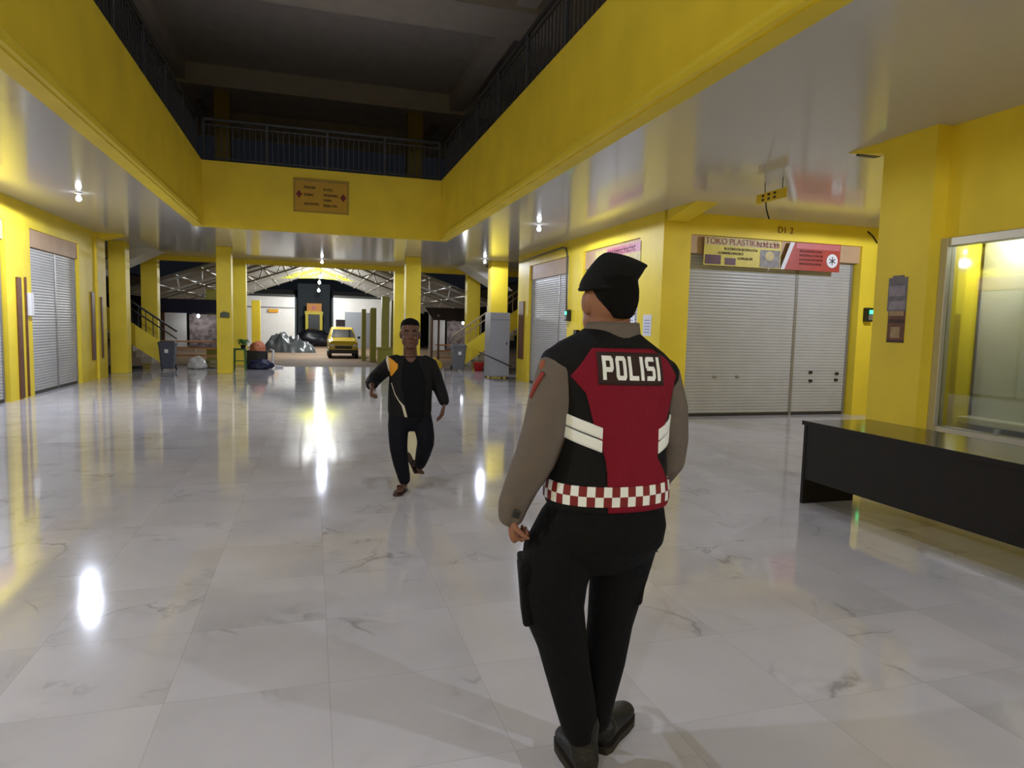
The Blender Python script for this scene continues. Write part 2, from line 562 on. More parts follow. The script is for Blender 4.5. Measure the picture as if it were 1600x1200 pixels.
shutter('grey roller shutter out of view, nearest the photographer on the left wall', 'y', XL - 0.10, 1, 7.02, 8.4, 9.70, 2.79)
shutter('grey roller shutter on the left wall, cut by the left edge of the photo', 'y', XL - 0.10, 1, 10.8, 12.3, 13.48, 2.79)
shutter('grey roller shutter on the left wall between the two yellow pilasters with wooden strips', 'y', XL - 0.10, 1, 14.57, 16.05, 17.25, 2.79)
s3, bx3 = shutter('wide grey double roller shutter under the two shop banners', 'x', FY + 0.20, -1, 6.27, 8.63, 9.88, 2.88)
for px, pz in ((9.02, 0.78), (9.03, 0.62), (9.63, 0.76), (9.62, 0.64)):
    obj('lock', MB().box((px, FY + 0.165, pz), (px + 0.07, FY + 0.19, pz + 0.05)), BLACK, s3, bevel=0.004)
for px in (6.95, 7.42):
    obj('lock', MB().box((px, FY + 0.165, 0.70), (px + 0.06, FY + 0.19, 0.74)), GALV, s3, bevel=0.004)
shutter('grey roller shutter on the right wall beside the green-lit meter box', 'y', XR + 0.10, -1, 14.64, 15.4, 17.53, 2.82)
shutter('grey roller shutter mostly hidden behind the police officer\'s head', 'y', XR + 0.10, -1, 11.12, 12.4, 13.73, 2.82)

# ------------------------------------------------------------------ free-standing yellow pillars
def pillar(x0, x1, y0, y1, label, z1=CZ, z0=0.0, m=YEL, group='yellow pillars at the end of the hall'):
    c = ((x0 + x1) / 2, (y0 + y1) / 2, z0)
    o = obj('pillar', MB().box((x0, y0, z0), (x1, y1, z1)), m, None, bevel=0.012, org=c)
    return tag(o, label, 'pillar', group)
pillar(-5.2, -4.79, 20.3, 20.75, 'yellow square pillar standing just left of the left stair flight')
pillar(-2.55, -2.16, 20.3, 20.7, 'yellow square pillar with a small dark wall bracket, right of the left grey bin')
pillar(2.72, 3.17, 20.3, 20.7, 'bright yellow square pillar directly behind the walking man\'s head')
pillar(5.38, 5.92, 20.3, 20.75, 'brightly lit yellow pillar behind the tall grey cabinet')
pillar(-5.24, -4.76, 24.0, 24.4, 'yellow pillar rising behind the left stair handrail')
pillar(-2.62, -2.10, 24.0, 24.4, 'yellow pillar standing behind the green stool')
pillar(2.82, 3.30, 24.0, 24.4, 'orange-yellow pillar at the doorway, left of the walking man\'s head')
pillar(5.46, 5.95, 24.0, 24.4, 'yellow pillar rising behind the right stair railing')
# lintel beam over the rear row
b = MB().box((-9, 24.03, 3.40), (14, 24.38, CZ - 0.002))
struct('trim_8', b, YEL)
# raised upper continuation of the pillars through the gallery
for x0, x1, l in ((-2.55, -2.16, 'left'), (2.72, 3.17, 'right')):
    o = obj('pillar', MB().box((x0, 20.3, FZ), (x1, 20.7, 8.3)), mat('shaded_yellow_paint', (150, 128, 40), 0.6), None, org=((x0 + x1) / 2, 20.5, FZ))  # same pillar yellow, darkened in colour for the dim upper storey
    tag(o, 'dim yellow pillar on the dark upper floor, %s end of the far balcony railing' % l, 'pillar', 'upper floor pillars')

# ------------------------------------------------------------------ balcony railings on the upper floor
def railing(label, p, q, n_post, pitch):
    p, q = Vector(p), Vector(q)
    t = thing('balcony_railing', label, 'railing', (p + q) / 2, 'balcony railings around the light well')
    h = 0.88
    up = Vector((0, 0, 1))
    obj('handrail', MB().bar(p + up * h, q + up * h, 0.055), RAILM, t, bevel=0.006)
    obj('mid_rail', MB().bar(p + up * (h - 0.12), q + up * (h - 0.12), 0.03), RAILM, t)
    obj('bottom_rail', MB().bar(p + up * 0.07, q + up * 0.07, 0.03), RAILM, t)
    L = (q - p).length
    for i in range(n_post):
        c = p + (q - p) * (i / (n_post - 1))
        obj('post', MB().bar(c, c + up * h, 0.06), RAILM, t, bevel=0.005)
    n = int(L / pitch)
    first = None
    for i in range(1, n):
        c = p + (q - p) * (i / n)
        if first is None:
            first = obj('baluster', MB().bar(c + up * 0.07, c + up * (h - 0.12), 0.018), RAILM, t)
            c0 = c
        else:
            d = first.copy(); COL.objects.link(d); d.parent = t
            d.location = c - c0
    return t
railing('dark steel balcony railing above the directory board at the far end of the light well', (AX0 + 0.04, AY1 + 0.08, FZ), (AX1 - 0.04, AY1 + 0.08, FZ), 5, 0.115)
railing('dark steel balcony railing above the left yellow fascia', (AX0 - 0.10, 5.0, FZ), (AX0 - 0.10, AY1, FZ), 8, 0.14)
railing('dark steel balcony railing above the right yellow fascia', (AX1 + 0.10, 5.0, FZ), (AX1 + 0.10, AY1, FZ), 8, 0.14)

# ------------------------------------------------------------------ ceiling lamps
LED = mat('led_bulb', (232, 240, 255), 0.4, emit=14.0)
def lamp(x, y, power, label, z=CZ, col=(0.815, 0.885, 1.11)):
    t = thing('ceiling_lamp', label, 'lamp', (x, y, z), 'white bulbs on the hall ceiling')
    obj('lamp_holder', MB().lathe([(0.001, 0), (0.055, 0), (0.055, -0.02), (0.022, -0.03), (0.020, -0.05), (0.001, -0.05)], (x, y, z)), WHITE, t, smooth=False)
    bulb = obj('bulb', MB().lathe([(0.001, -0.05), (0.02, -0.052), (0.036, -0.075), (0.042, -0.10), (0.036, -0.128), (0.018, -0.142), (0.001, -0.145)], (x, y, z), 20), LED, t, smooth=True)
    lamp_light('lamp_light', (x, y, z - 0.17), power, col, t, 0.06, True)
    return t
lamp(-3.68, 12.8, 285, 'lit white ceiling bulb near the left wall, left of the light well')
lamp(4.28, 12.6, 135, 'lit white ceiling bulb near the right wall, above the police officer')
lamp(0.32, 22.6, 150, 'lit white ceiling bulb over the exit, beyond the far yellow beam')
lamp(5.0, 19.7, 65, 'lit ceiling bulb above the tall grey cabinet')
lamp(9.2, 7.9, 150, 'ceiling bulb out of view in the side corridor behind the big column')
lamp(-3.5, 2.6, 165, 'ceiling bulb out of view over the left foreground')
lamp(4.4, -1.6, 190, 'ceiling bulb out of view behind the desk')
lamp(-2.5, -3.2, 170, 'ceiling bulb out of view behind the photographer')
lamp(0.35, 3.2, 190, 'added bulb out of view high above the light well, brightening the fascias', 8.3)  # added fill lamp, put in to lift the yellow fascias
# display window bulb
t = thing('ceiling_lamp', 'small lit bulb behind the shop window glass', 'lamp', (6.62, 5.1, 2.75))
obj('lamp_holder', MB().lathe([(0.001, 0), (0.05, 0), (0.05, -0.03), (0.02, -0.10), (0.001, -0.1)], (6.62, 5.1, 2.75)), WHITE, t)
obj('bulb', MB().ell((6.62, 5.1, 2.60), (0.035, 0.035, 0.05)), LED, t, smooth=True)
lamp_light('lamp_light', (6.45, 4.9, 2.45), 6, (0.95, 1.0, 0.95), t, 0.05)
# ------------------------------------------------------------------ reception desk
dk = thing('reception_desk', 'long dark wooden reception desk with a glossy top beside the shop window', 'desk', (4.6, 2.4, 0))
DX0, DX1, DY0, DY1 = 4.24, 4.96, 0.9, 4.92
obj('desk_top', MB().box((DX0 - 0.02, DY0, 0.72), (DX1, DY1, 0.75)), DESKTOP, dk, bevel=0.004, label='glossy dark desk top')
obj('front_panel', MB().box((DX0, DY0 + 0.02, 0.225), (DX0 + 0.03, DY1 - 0.04, 0.72)), DARKWOOD, dk, bevel=0.003)
obj('end_panel', MB().box((DX0 - 0.005, DY1 - 0.04, 0.0), (DX0 + 0.56, DY1 - 0.005, 0.72)), DARKWOOD, dk, bevel=0.003)
obj('end_panel', MB().box((DX0 + 0.0, DY0 + 0.0, 0.0), (DX0 + 0.56, DY0 + 0.035, 0.72)), DARKWOOD, dk, bevel=0.003)
obj('edge_strip', MB().box((DX0 - 0.026, DY0, 0.715), (DX0 - 0.02, DY1, 0.752)), DARKWOOD, dk)

# white display table and board behind the window
tb = thing('display_table', 'white display table behind the shop window glass', 'table', (6.75, 3.2, 0.02))
obj('tabletop', MB().box((6.48, 0.5, 0.64), (7.1, 5.30, 0.71)), WHITE, tb, bevel=0.01)
for x, y in ((6.54, 4.9), (7.0, 4.9), (6.54, 0.8), (7.0, 0.8)):
    obj('leg', MB().tube([(x, y - 0.02, 0.66), (x - 0.02, y + 0.02, 0.5), (x - 0.05, y + 0.10, 0.25), (x - 0.05, y + 0.12, 0.02)], [0.03, 0.026, 0.022, 0.024]), WHITE, tb, smooth=True)
bd = obj('display_board', MB().box((6.66, 0.5, 0.71), (6.72, 5.28, 2.70)), mat('off_white_board', (206, 208, 200), 0.45, var=0.04), None, bevel=0.005, org=(6.69, 2.9, 0.71))
tag(bd, 'large off-white board standing on the table behind the window glass', 'board')
# yellow return wall seen inside the window
struct('trim_9', MB().box((XR + 0.34, 5.28, 0.02), (6.62, 5.35, 2.75)), YEL)

# ------------------------------------------------------------------ posters, papers, plates on the right wall
def flat(name, pts_fn, m, parent=None):
    pass
def poster_on_x(name, label, cat, y0, y1, z0, z1, x, ms, bands, group=None):
    """sheet on a wall at x facing -x; bands = list of (ya, yb, za, zb, mat index) in 0..1"""
    mb = MB().box((x - 0.004, y0, z0), (x, y1, z1), 0)
    for ya, yb, za, zb, k in bands:
        mb.box((x - 0.0055, y1 - (y1 - y0) * yb, z0 + (z1 - z0) * za), (x - 0.003, y1 - (y1 - y0) * ya, z0 + (z1 - z0) * zb), k)
    o = obj(name, mb, ms, None, org=(x, (y0 + y1) / 2, (z0 + z1) / 2))
    return tag(o, label, cat, group)
GREYP = mat('faded_grey_poster', (118, 112, 116), 0.6, var=0.25, vscale=14)
LILAC = mat('faded_lilac_print', (150, 140, 150), 0.6, var=0.2, vscale=18)
BROWNP = mat('faded_brown_poster', (112, 70, 38), 0.6, var=0.3, vscale=14)
BROWND = mat('dark_brown_print', (70, 40, 24), 0.6, var=0.3, vscale=20)
BUFF = mat('buff_print', (168, 140, 100), 0.6, var=0.2, vscale=16)
poster_on_x('poster', 'faded grey torn poster on the big yellow column, upper of two', 'poster', 5.31, 5.54, 1.78, 2.12, XR, [GREYP, LILAC, BUFF],
            [(0.08, 0.9, 0.45, 0.75, 1), (0.1, 0.95, 0.05, 0.3, 1), (0.2, 0.8, 1.0, 1.06, 0)], 'posters on the big column')
poster_on_x('poster', 'brown poster on the big yellow column, lower of two', 'poster', 5.31, 5.52, 1.46, 1.78, XR, [BROWNP, BROWND, BUFF],
            [(0.05, 0.95, 0.62, 0.74, 1), (0.2, 0.75, 0.15, 0.5, 2), (0.0, 1.0, 0.0, 0.08, 1), (0.05, 0.9, 0.85, 1.0, 2)], 'posters on the big column')
BLUEINK = mat('blue_ink', (120, 140, 190), 0.6)
for y0, y1, z0, z1, l in ((10.55, 10.86, 1.42, 1.80, 'white notice sheet on the yellow pilaster, right of the officer\'s neck'),
                          (11.35, 11.72, 1.5, 1.95, 'white notice sheet half hidden behind the officer\'s nape')):
    x = XR if y0 < 11 else XR + 0.085
    poster_on_x('notice', l, 'notice', y0, y1, z0, z1, x, [PAPER, BLUEINK], [(0.15, 0.8, 0.15 + 0.14 * i, 0.19 + 0.14 * i, 1) for i in range(5)], 'paper notices')
poster_on_x('notice', 'small white paper taped on the orange-yellow pillar by the walking man', 'notice', 20.4, 20.6, 1.55, 1.85, 2.72, [PAPER, BLUEINK], [(0.2, 0.8, 0.3, 0.4, 1)], 'paper notices')
# wooden strips on pilasters
def strip_x(x, s, y0, y1, z0, z1, label, d=0.03):
    o = obj('wooden_strip', MB().box((x, y0, z0), (x + s * d, y1, z1)), WOOD, None, bevel=0.004, org=(x, (y0 + y1) / 2, z0))
    tag(o, label, 'wooden strip', 'brown wooden strips on the pilasters')
strip_x(XL, 1, 13.86, 14.04, 0.02, 2.18, 'brown wooden strip on the left pilaster nearest the camera')
strip_x(XL, 1, 14.22, 14.27, 0.02, 2.2, 'thin brown batten beside the strip on the nearest left pilaster')
strip_x(XL, 1, 18.02, 18.24, 0.48, 2.1, 'brown wooden strip on the second left pilaster')
strip_x(XL + 0.05, 1, 18.6, 18.7, 0.5, 2.0, 'thin brown batten on the outer face of the second left pilaster')
strip_x(XR - 0.004, -1, 17.9, 18.35, 0.62, 2.25, 'brown wooden strip on the right pilaster beside the grey cabinet')
# white switch box
o = obj('switch_box', MB().box((XL, 14.30, 1.50), (XL + 0.07, 14.46, 1.92)), WHITE, None, bevel=0.01, org=(XL, 14.38, 1.5))
tag(o, 'white switch box on the nearest left pilaster', 'switch box')
# meter boxes with green lamps
GREEN = mat('green_led', (60, 255, 150), 0.4, emit=3.0)
def meter(name, c, n, label):
    t = thing(name, label, 'meter', c)
    c = Vector(c)
    n = Vector(n)
    a = Vector((0, 0, 1)).cross(n)
    m3 = Matrix((a, n, Vector((0, 0, 1)))).transposed()
    obj('case', MB().obox(c + n * 0.06, (0.16, 0.11, 0.26), m3), BLACK, t, bevel=0.012)
    obj('face_plate', MB().obox(c + n * 0.12 - Vector((0, 0, 0.05)), (0.11, 0.012, 0.10), m3), GALV, t, bevel=0.004)
    obj('indicator', MB().obox(c + n * 0.122 + Vector((0, 0, 0.05)) + a * 0.01, (0.09, 0.01, 0.07), m3), GREEN, t, label='green lit indicator')
    return t
meter('meter_box', (10.09, FY, 1.92), (0, -1, 0), 'black meter box with a green light on the jamb right of the wide shutter')
meter('meter_box', (XR, 14.42, 1.82), (-1, 0, 0), 'black green-lit meter box on the right wall pilaster, left of the officer\'s head')
# conduit
CBL = mat('grey_conduit', (92, 86, 66), 0.5)
o = obj('conduit', MB().tube([(XR - 0.03, 18.4, 3.36), (XR - 0.03, 16.6, 3.40), (XR - 0.03, 15.0, 3.42), (XR - 0.03, 14.75, 3.38), (XR - 0.03, 14.66, 3.22), (XR - 0.03, 14.64, 2.6), (XR - 0.03, 14.6, 1.93)], 0.022, 8), CBL, None, smooth=True, org=(XR, 16, 2.6))
tag(o, 'grey cable conduit bending down the right wall to the meter box', 'conduit')
o = obj('cable', MB().tube([(9.98, FY - 0.012, 3.47), (10.1, FY - 0.012, 3.40), (10.22, FY - 0.012, 3.27)], 0.014, 8), BLACK, None, smooth=True, org=(10.1, FY, 3.4))
tag(o, 'short dark cable hanging on the wall above the green-lit meter box', 'cable')
o = obj('ceiling_hook', MB().box((5.80, 6.15, CZ - 0.02), (6.10, 6.19, CZ)).box((5.82, 6.13, CZ - 0.035), (6.08, 6.21, CZ - 0.018)), BLACK, None, bevel=0.003, org=(5.95, 6.17, CZ))
tag(o, 'dark slotted bar fixed to the ceiling by the big column', 'ceiling bar')

# ------------------------------------------------------------------ lettering
def text_obj(name, s, size, loc, rx, rz, m, parent, ext=0.003, align='CENTER'):
    cu = bpy.data.curves.new(name, 'FONT')
    cu.body = s; cu.size = size; cu.align_x = align; cu.align_y = 'CENTER'; cu.extrude = ext
    tmp = bpy.data.objects.new(name, cu)
    COL.objects.link(tmp)
    dg = bpy.context.evaluated_depsgraph_get(); dg.update()
    me = bpy.data.meshes.new_from_object(tmp.evaluated_get(dg))
    bpy.data.objects.remove(tmp)
    off = ORG[parent.name] if parent else Vector((0, 0, 0))
    me.transform(Matrix.Translation(Vector(loc) - off) @ Matrix.Rotation(rz, 4, 'Z') @ Matrix.Rotation(rx, 4, 'X'))
    me.name = name
    return finish(name, me, m, parent)

# directory board on the far fascia
sb = thing('directory_sign', 'yellow directory board with red arrows on the far fascia beam', 'sign', (0.21, AY1, 4.35))
GOLD = mat('amber_sign_face', (196, 152, 24), 0.5, var=0.06)
SRED = mat('sign_red', (120, 30, 16), 0.5)
INK = mat('dark_brown_ink', (66, 46, 14), 0.6)
obj('sign_board', MB().box((-0.39, AY1 - 0.03, 3.98), (0.81, AY1, 4.72)), mat('sign_frame_ochre', (168, 136, 40), 0.5), sb, bevel=0.006)
obj('sign_face', MB().box((-0.35, AY1 - 0.036, 4.02), (0.77, AY1 - 0.03, 4.66)), GOLD, sb)
yy = AY1 - 0.040
obj('arrow', MB().prism([(-0.34, yy, 4.37), (-0.27, yy, 4.46), (-0.20, yy, 4.37), (-0.27, yy, 4.28)], (0, 0.004, 0)), SRED, sb)
obj('arrow', MB().prism([(0.62, yy, 4.35), (0.69, yy, 4.44), (0.76, yy, 4.35), (0.69, yy, 4.26)], (0, 0.004, 0)), SRED, sb)
def scribble(mb, x0, x1, z, h, y, seed, dy=0.004):
    """row of letter-like strokes too blurred to read in the photo"""
    r = random.Random(seed)
    x = x0
    while x < x1 - 0.01:
        w = h * r.choice((0.45, 0.55, 0.65))
        k = r.randrange(4)
        t = h * 0.2
        mb.box((x, y, z), (x + t, y + dy, z + h * (1.0 if k != 1 else 0.7)))
        if k in (0, 2):
            mb.box((x, y, z + h * 0.5), (x + w, y + dy, z + h * 0.5 + t)); mb.box((x + w - t, y, z), (x + w, y + dy, z + h * 0.6))
        if k in (1, 3):
            mb.box((x, y, z), (x + w, y + dy, z + t)); mb.box((x, y, z + h * 0.55), (x + w, y + dy, z + h * 0.55 + t))
        x += w + h * 0.18
    return mb
for i, (x0, x1, z) in enumerate(((-0.16, 0.10, 4.50), (-0.16, 0.02, 4.34), (-0.16, 0.14, 4.14), (0.26, 0.44, 4.48), (0.26, 0.56, 4.35), (0.26, 0.44, 4.24), (0.26, 0.40, 4.12), (0.46, 0.56, 4.12))):
    obj('lettering_line', scribble(MB(), x0, x1, z, 0.065, yy, 30 + i), INK, sb)

# two banners over the wide shutter
bn = thing('shop_banner', 'yellow shop banner with a red heading over the left part of the wide shutter', 'banner', (7.3, FY, 2.93))
by = FY - 0.014
BY = mat('banner_yellow', (214, 196, 52), 0.5, var=0.12, vscale=6)
BCREAM = mat('banner_cream', (196, 178, 110), 0.5, var=0.15, vscale=8)
BRED = mat('banner_brick_red', (170, 66, 50), 0.5, var=0.15, vscale=5)
BPINK = mat('banner_pink', (196, 110, 110), 0.5, var=0.1, vscale=6)
BMAR = mat('banner_maroon', (88, 36, 42), 0.5, var=0.15, vscale=10)
BGREY = mat('banner_photo_grey', (128, 122, 116), 0.5, var=0.5, vscale=9)
BL = lambda x0, x1, z0, z1, k=0, mb=None, d=0: mb.box((x0, by - 0.008 - d, z0), (x1, by - 0.004, z1), k)
obj('banner_sheet', MB().box((6.50, by - 0.005, 2.68), (8.075, by + 0.005, 3.17)), BY, bn)
mb = MB(); BL(6.50, 8.04, 3.03, 3.16, 0, mb); obj('heading_band', mb, BCREAM, bn)
text_obj('heading_text', 'TOKO PLASTIK', 0.150, (7.03, by - 0.010, 3.095), PI / 2, 0, mat('banner_heading_red', (140, 40, 28), 0.5), bn)
obj('heading_scrawl', scribble(MB(), 7.56, 8.02, 3.045, 0.10, by - 0.011, 77, 0.003), mat('banner_heading_red', (140, 40, 28), 0.5), bn)
mb = MB(); BL(6.52, 6.84, 2.70, 2.86, 0, mb); BL(6.92, 7.14, 2.70, 2.82, 0, mb); obj('picture', mb, BMAR, bn, label='maroon printed block')
mb = MB(); BL(7.64, 8.06, 2.69, 3.00, 0, mb); obj('picture', mb, BGREY, bn, label='grey printed photo')
mb = MB().ell((7.84, by - 0.006, 2.90), (0.10, 0.006, 0.09)); obj('picture', mb, BCREAM, bn, smooth=True)
mb = MB()
for i, (x0, x1, z) in enumerate(((6.9, 7.58, 2.955), (6.78, 7.30, 2.88), (7.18, 7.50, 2.80))):
    scribble(mb, x0, x1, z, 0.05, by - 0.009, 60 + i, 0.003)
obj('small_print', mb, INK, bn)
bn2 = thing('shop_banner', 'red shop banner with a round white logo over the right part of the wide shutter', 'banner', (8.75, FY, 2.93))
obj('banner_sheet', MB().prism([(8.10, by - 0.006, 2.68), (9.38, by - 0.006, 2.68), (9.38, by - 0.006, 3.19), (8.32, by - 0.006, 3.17)], (0, 0.01, 0)), BRED, bn2)
obj('slanted_edge', MB().prism([(8.08, by - 0.012, 2.68), (8.16, by - 0.012, 2.68), (8.36, by - 0.012, 3.17), (8.27, by - 0.012, 3.17)], (0, 0.007, 0)), PAPER, bn2)
mb = MB(); BL(8.40, 9.36, 3.07, 3.17, 0, mb); obj('heading_band', mb, BPINK, bn2)
mb = MB()
for i in range(4):
    scribble(mb, 8.48, 8.98, 2.78 + 0.075 * i, 0.045, by - 0.011, 90 + i, 0.003)
obj('small_print', mb, mat('banner_dark_red', (112, 34, 20), 0.5), bn2)
mb = MB().lathe([(0.001, 0), (0.125, 0), (0.125, -0.005), (0.001, -0.005)], (9.20, by - 0.009, 2.88), 28, axis=1)
lg = obj('logo', mb, PAPER, bn2, label='round white logo')
mb = MB()
for a in range(3):
    mb.obox((9.20, by - 0.016, 2.88), (0.15, 0.004, 0.022), Matrix.Rotation(a * PI / 3 + 0.5, 3, 'Y'))
obj('logo_mark', mb, GREYP, lg)
# banner behind the officer's beret
bn3 = thing('shop_banner', 'pink and cream shop banner on the right wall just above the beret', 'banner', (XR, 12.2, 3.0))
bx_ = XR - 0.004
obj('banner_sheet', MB().box((bx_ - 0.005, 11.05, 2.66), (bx_, 13.1, 3.14)), BCREAM, bn3)
obj('heading_band', MB().box((bx_ - 0.009, 11.06, 2.96), (bx_ - 0.004, 12.5, 3.13)), mat('banner_rose', (196, 120, 130), 0.5, var=0.2, vscale=12), bn3)
mb = MB(); scribble(mb, 0, 1.2, 0, 0.12, 0, 130, 0.003)
mb.v = [Vector((bx_ - 0.010 + v.y * 0.5, 12.45 - v.x, 2.985 + v.z)) for v in mb.v]
obj('lettering', mb, mat('banner_plum', (130, 60, 70), 0.5), bn3)

# number plate over the shutter and hanging block sign
npl = thing('number_plate', 'small brown number lettering on the yellow beam over the banners', 'number plate', (8.18, FY, 3.37))
for ch, dx in (('D', -0.13), ('1', -0.03), ('2', 0.11)):
    text_obj('plate_letter', ch, 0.16, (8.18 + dx, FY - 0.004, 3.37), PI / 2, 0, mat('plate_brown', (112, 70, 10), 0.5), npl, 0.004)
hs = thing('hanging_sign', 'small yellow sign hanging from the ceiling in the corridor mouth', 'sign', (6.2, 7.8, CZ))
hx = 5.86
obj('sign_board', MB().box((hx, 7.40, 3.28), (hx + 0.02, 8.00, 3.41)), mat('sign_bright_yellow', (230, 196, 20), 0.45, var=0.05), hs, bevel=0.004)
mb = MB()
for i in range(3):
    for z in (3.305, 3.36):
        mb.box((hx - 0.003, 7.88 - 0.12 * i - 0.05, z), (hx, 7.88 - 0.12 * i, z + 0.03))
obj('lettering', mb, INK, hs)
obj('cord', MB().tube([(hx + 0.01, 7.84, CZ), (hx + 0.01, 7.83, 3.41)], 0.006, 6).tube([(hx + 0.01, 7.48, CZ), (hx + 0.01, 7.48, 3.41)], 0.006, 6), BLACK, hs)
obj('loose_cable', MB().tube([(hx + 0.01, 7.80, 3.28), (hx + 0.012, 7.79, 3.20), (hx + 0.015, 7.75, 3.10), (hx + 0.015, 7.72, 3.05)], 0.010, 6), BLACK, hs)

# ------------------------------------------------------------------ grey steel cabinet by the right pillars
cb = thing('cabinet', 'tall grey steel cabinet below the brightly lit yellow pillar', 'cabinet', (5.2, 18.9, 0))
CG = mat('grey_cabinet_paint', (160, 162, 172), 0.4, var=0.04)
obj('body', MB().box((4.97, 18.75, 0.05), (5.56, 19.4, 1.93)), CG, cb, bevel=0.01)
obj('door', MB().box((4.98, 18.72, 0.08), (5.55, 18.75, 1.70)), CG, cb, bevel=0.006)
obj('door', MB().box((4.98, 18.72, 1.73), (5.55, 18.75, 1.92)), CG, cb, bevel=0.006)
obj('handle', MB().box((5.44, 18.70, 1.0), (5.47, 18.72, 1.07)), BLACK, cb)
for x in (5.0, 5.5):
    for y in (18.8, 19.34):
        obj('foot', MB().box((x, y, 0), (x + 0.04, y + 0.04, 0.05)), BLACK, cb)
o = obj('cable', MB().tube([(4.62, 18.68, 0.78), (4.9, 18.66, 0.66), (5.3, 18.66, 0.50), (5.60, 18.66, 0.36), (5.66, 18.9, 0.36)], 0.014, 6), BLACK, None, smooth=True, org=(5.1, 18.66, 0.55))
tag(o, 'dark cable slung across the front of the grey cabinet', 'cable')

# ------------------------------------------------------------------ wheelie bins
def wheelie(x, y, label, rgbm, s=1.0):
    t = thing('wheelie_bin', label, 'bin', (x, y, 0), 'grey wheelie bins by the stairs')
    def rr(hw, hd, z, cy=0):
        P = []
        for cx, sy, a0 in ((1, 1, 0), (-1, 1, 1), (-1, -1, 2), (1, -1, 3)):
            for k in range(4):
                a = a0 * PI / 2 + k * PI / 6
                P.append((x + s * (cx * (hw - 0.05) + 0.05 * math.cos(a)), y + s * (cy + sy * (hd - 0.05) + 0.05 * math.sin(a)), s * z))
        return P
    obj('tub', MB().rings([rr(0.17, 0.18, 0.06), rr(0.18, 0.19, 0.1), rr(0.225, 0.25, 0.78), rr(0.24, 0.265, 0.80), rr(0.24, 0.265, 0.83)]), rgbm, t)
    obj('lid', MB().rings([rr(0.245, 0.27, 0.832), rr(0.245, 0.27, 0.86), rr(0.2, 0.22, 0.895), rr(0.1, 0.12, 0.90)]), rgbm, t)
    for sx in (-1, 1):
        obj('wheel', MB().lathe([(0.001, -0.02), (0.08, -0.02), (0.09, -0.01), (0.09, 0.01), (0.08, 0.02), (0.001, 0.02)], (x + sx * 0.2 * s, y + 0.2 * s, 0.09), 18, axis=0), BLACK, t)
    obj('label_patch', MB().box((x - 0.05 * s, y - 0.245 * s, 0.55 * s), (x + 0.05 * s, y - 0.23 * s, 0.66 * s)), PAPER, t)
    return t
BIN = mat('dark_grey_bin_plastic', (66, 70, 84), 0.5)
BIN2 = mat('grey_bin_plastic', (98, 100, 104), 0.5)
wheelie(-4.02, 21.5, 'dark grey wheelie bin at the foot of the left stair', BIN, 0.95)
wheelie(4.72, 21.95, 'grey wheelie bin with a white sticker left of the right stair', BIN2)

# ------------------------------------------------------------------ stairs at the two sides
def stair(label, x_foot, dirx, y0, y1, x_top_n, rail_m, light):
    t = thing('staircase', label, 'staircase', (x_foot, (y0 + y1) / 2, 0), 'stairs beside the exit')
    rise, run, n = 0.175, 0.25, 9
    for i in range(n):
        xa = x_foot + dirx * run * i
        obj('tread', MB().box((xa, y0 + 0.1, rise * i), (xa + dirx * (run + 0.03), y1, rise * (i + 1))), light, t)
    top = n
    d = 0.55
    # yellow stringer on the near side
    xs, xe = x_foot + dirx * 0.0, x_foot + dirx * run * n
    zs, ze = 0.22, rise * n + 0.22
    obj('stringer', MB().prism([(xs, y0, zs + 0.62), (xs, y0, zs - 0.02), (xe, y0, ze - 0.02), (xe, y0, ze + 0.62)], (0, 0.1, 0)), YEL2, t, bevel=0.006)
    h = 0.72
    A = Vector((xs - dirx * 0.45, y0 + 0.05, zs + 0.5 - 0.31 + h)); B = Vector((xe, y0 + 0.05, ze + 0.55 + h))
    obj('handrail', MB().tube([A, B], 0.03, 8), rail_m, t, smooth=True)
    obj('mid_rail', MB().tube([A - Vector((0, 0, 0.22)), B - Vector((0, 0, 0.22))], 0.02, 8), rail_m, t, smooth=True)
    for i in range(13):
        f = i / 12
        x = xs + (xe - xs) * f; zb = zs + 0.6 + (ze - zs) * f
        obj('baluster', MB().tube([(x, y0 + 0.05, zb), (x, y0 + 0.05, zb + h - 0.05)], 0.013, 6), rail_m, t)
    return t
stair('staircase with a yellow stringer and dark handrail going up at the left rear', -4.30, -1, 21.9, 23.2, 0, RAILM, mat('concrete_tread', (150, 140, 120), 0.7))
stair('staircase with a bright yellow stringer and pale balusters at the right rear', 5.02, 1, 22.3, 23.4, 0, mat('pale_rail_paint', (176, 160, 130), 0.5), mat('concrete_tread', (150, 140, 120), 0.7))
# sloping underside of the upper flight
struct('trim_10', MB().prism([(-5.2, 22.0, CZ), (-4.4, 22.0, CZ), (-5.9, 22.0, 2.75), (-6.2, 22.0, 2.75)], (0, 1.3, 0)), WHITE)
struct('trim_11', MB().prism([(4.9, 22.0, CZ), (5.6, 22.0, CZ), (6.6, 22.0, 2.75), (6.3, 22.0, 2.75)], (0, 1.3, 0)), WHITE)

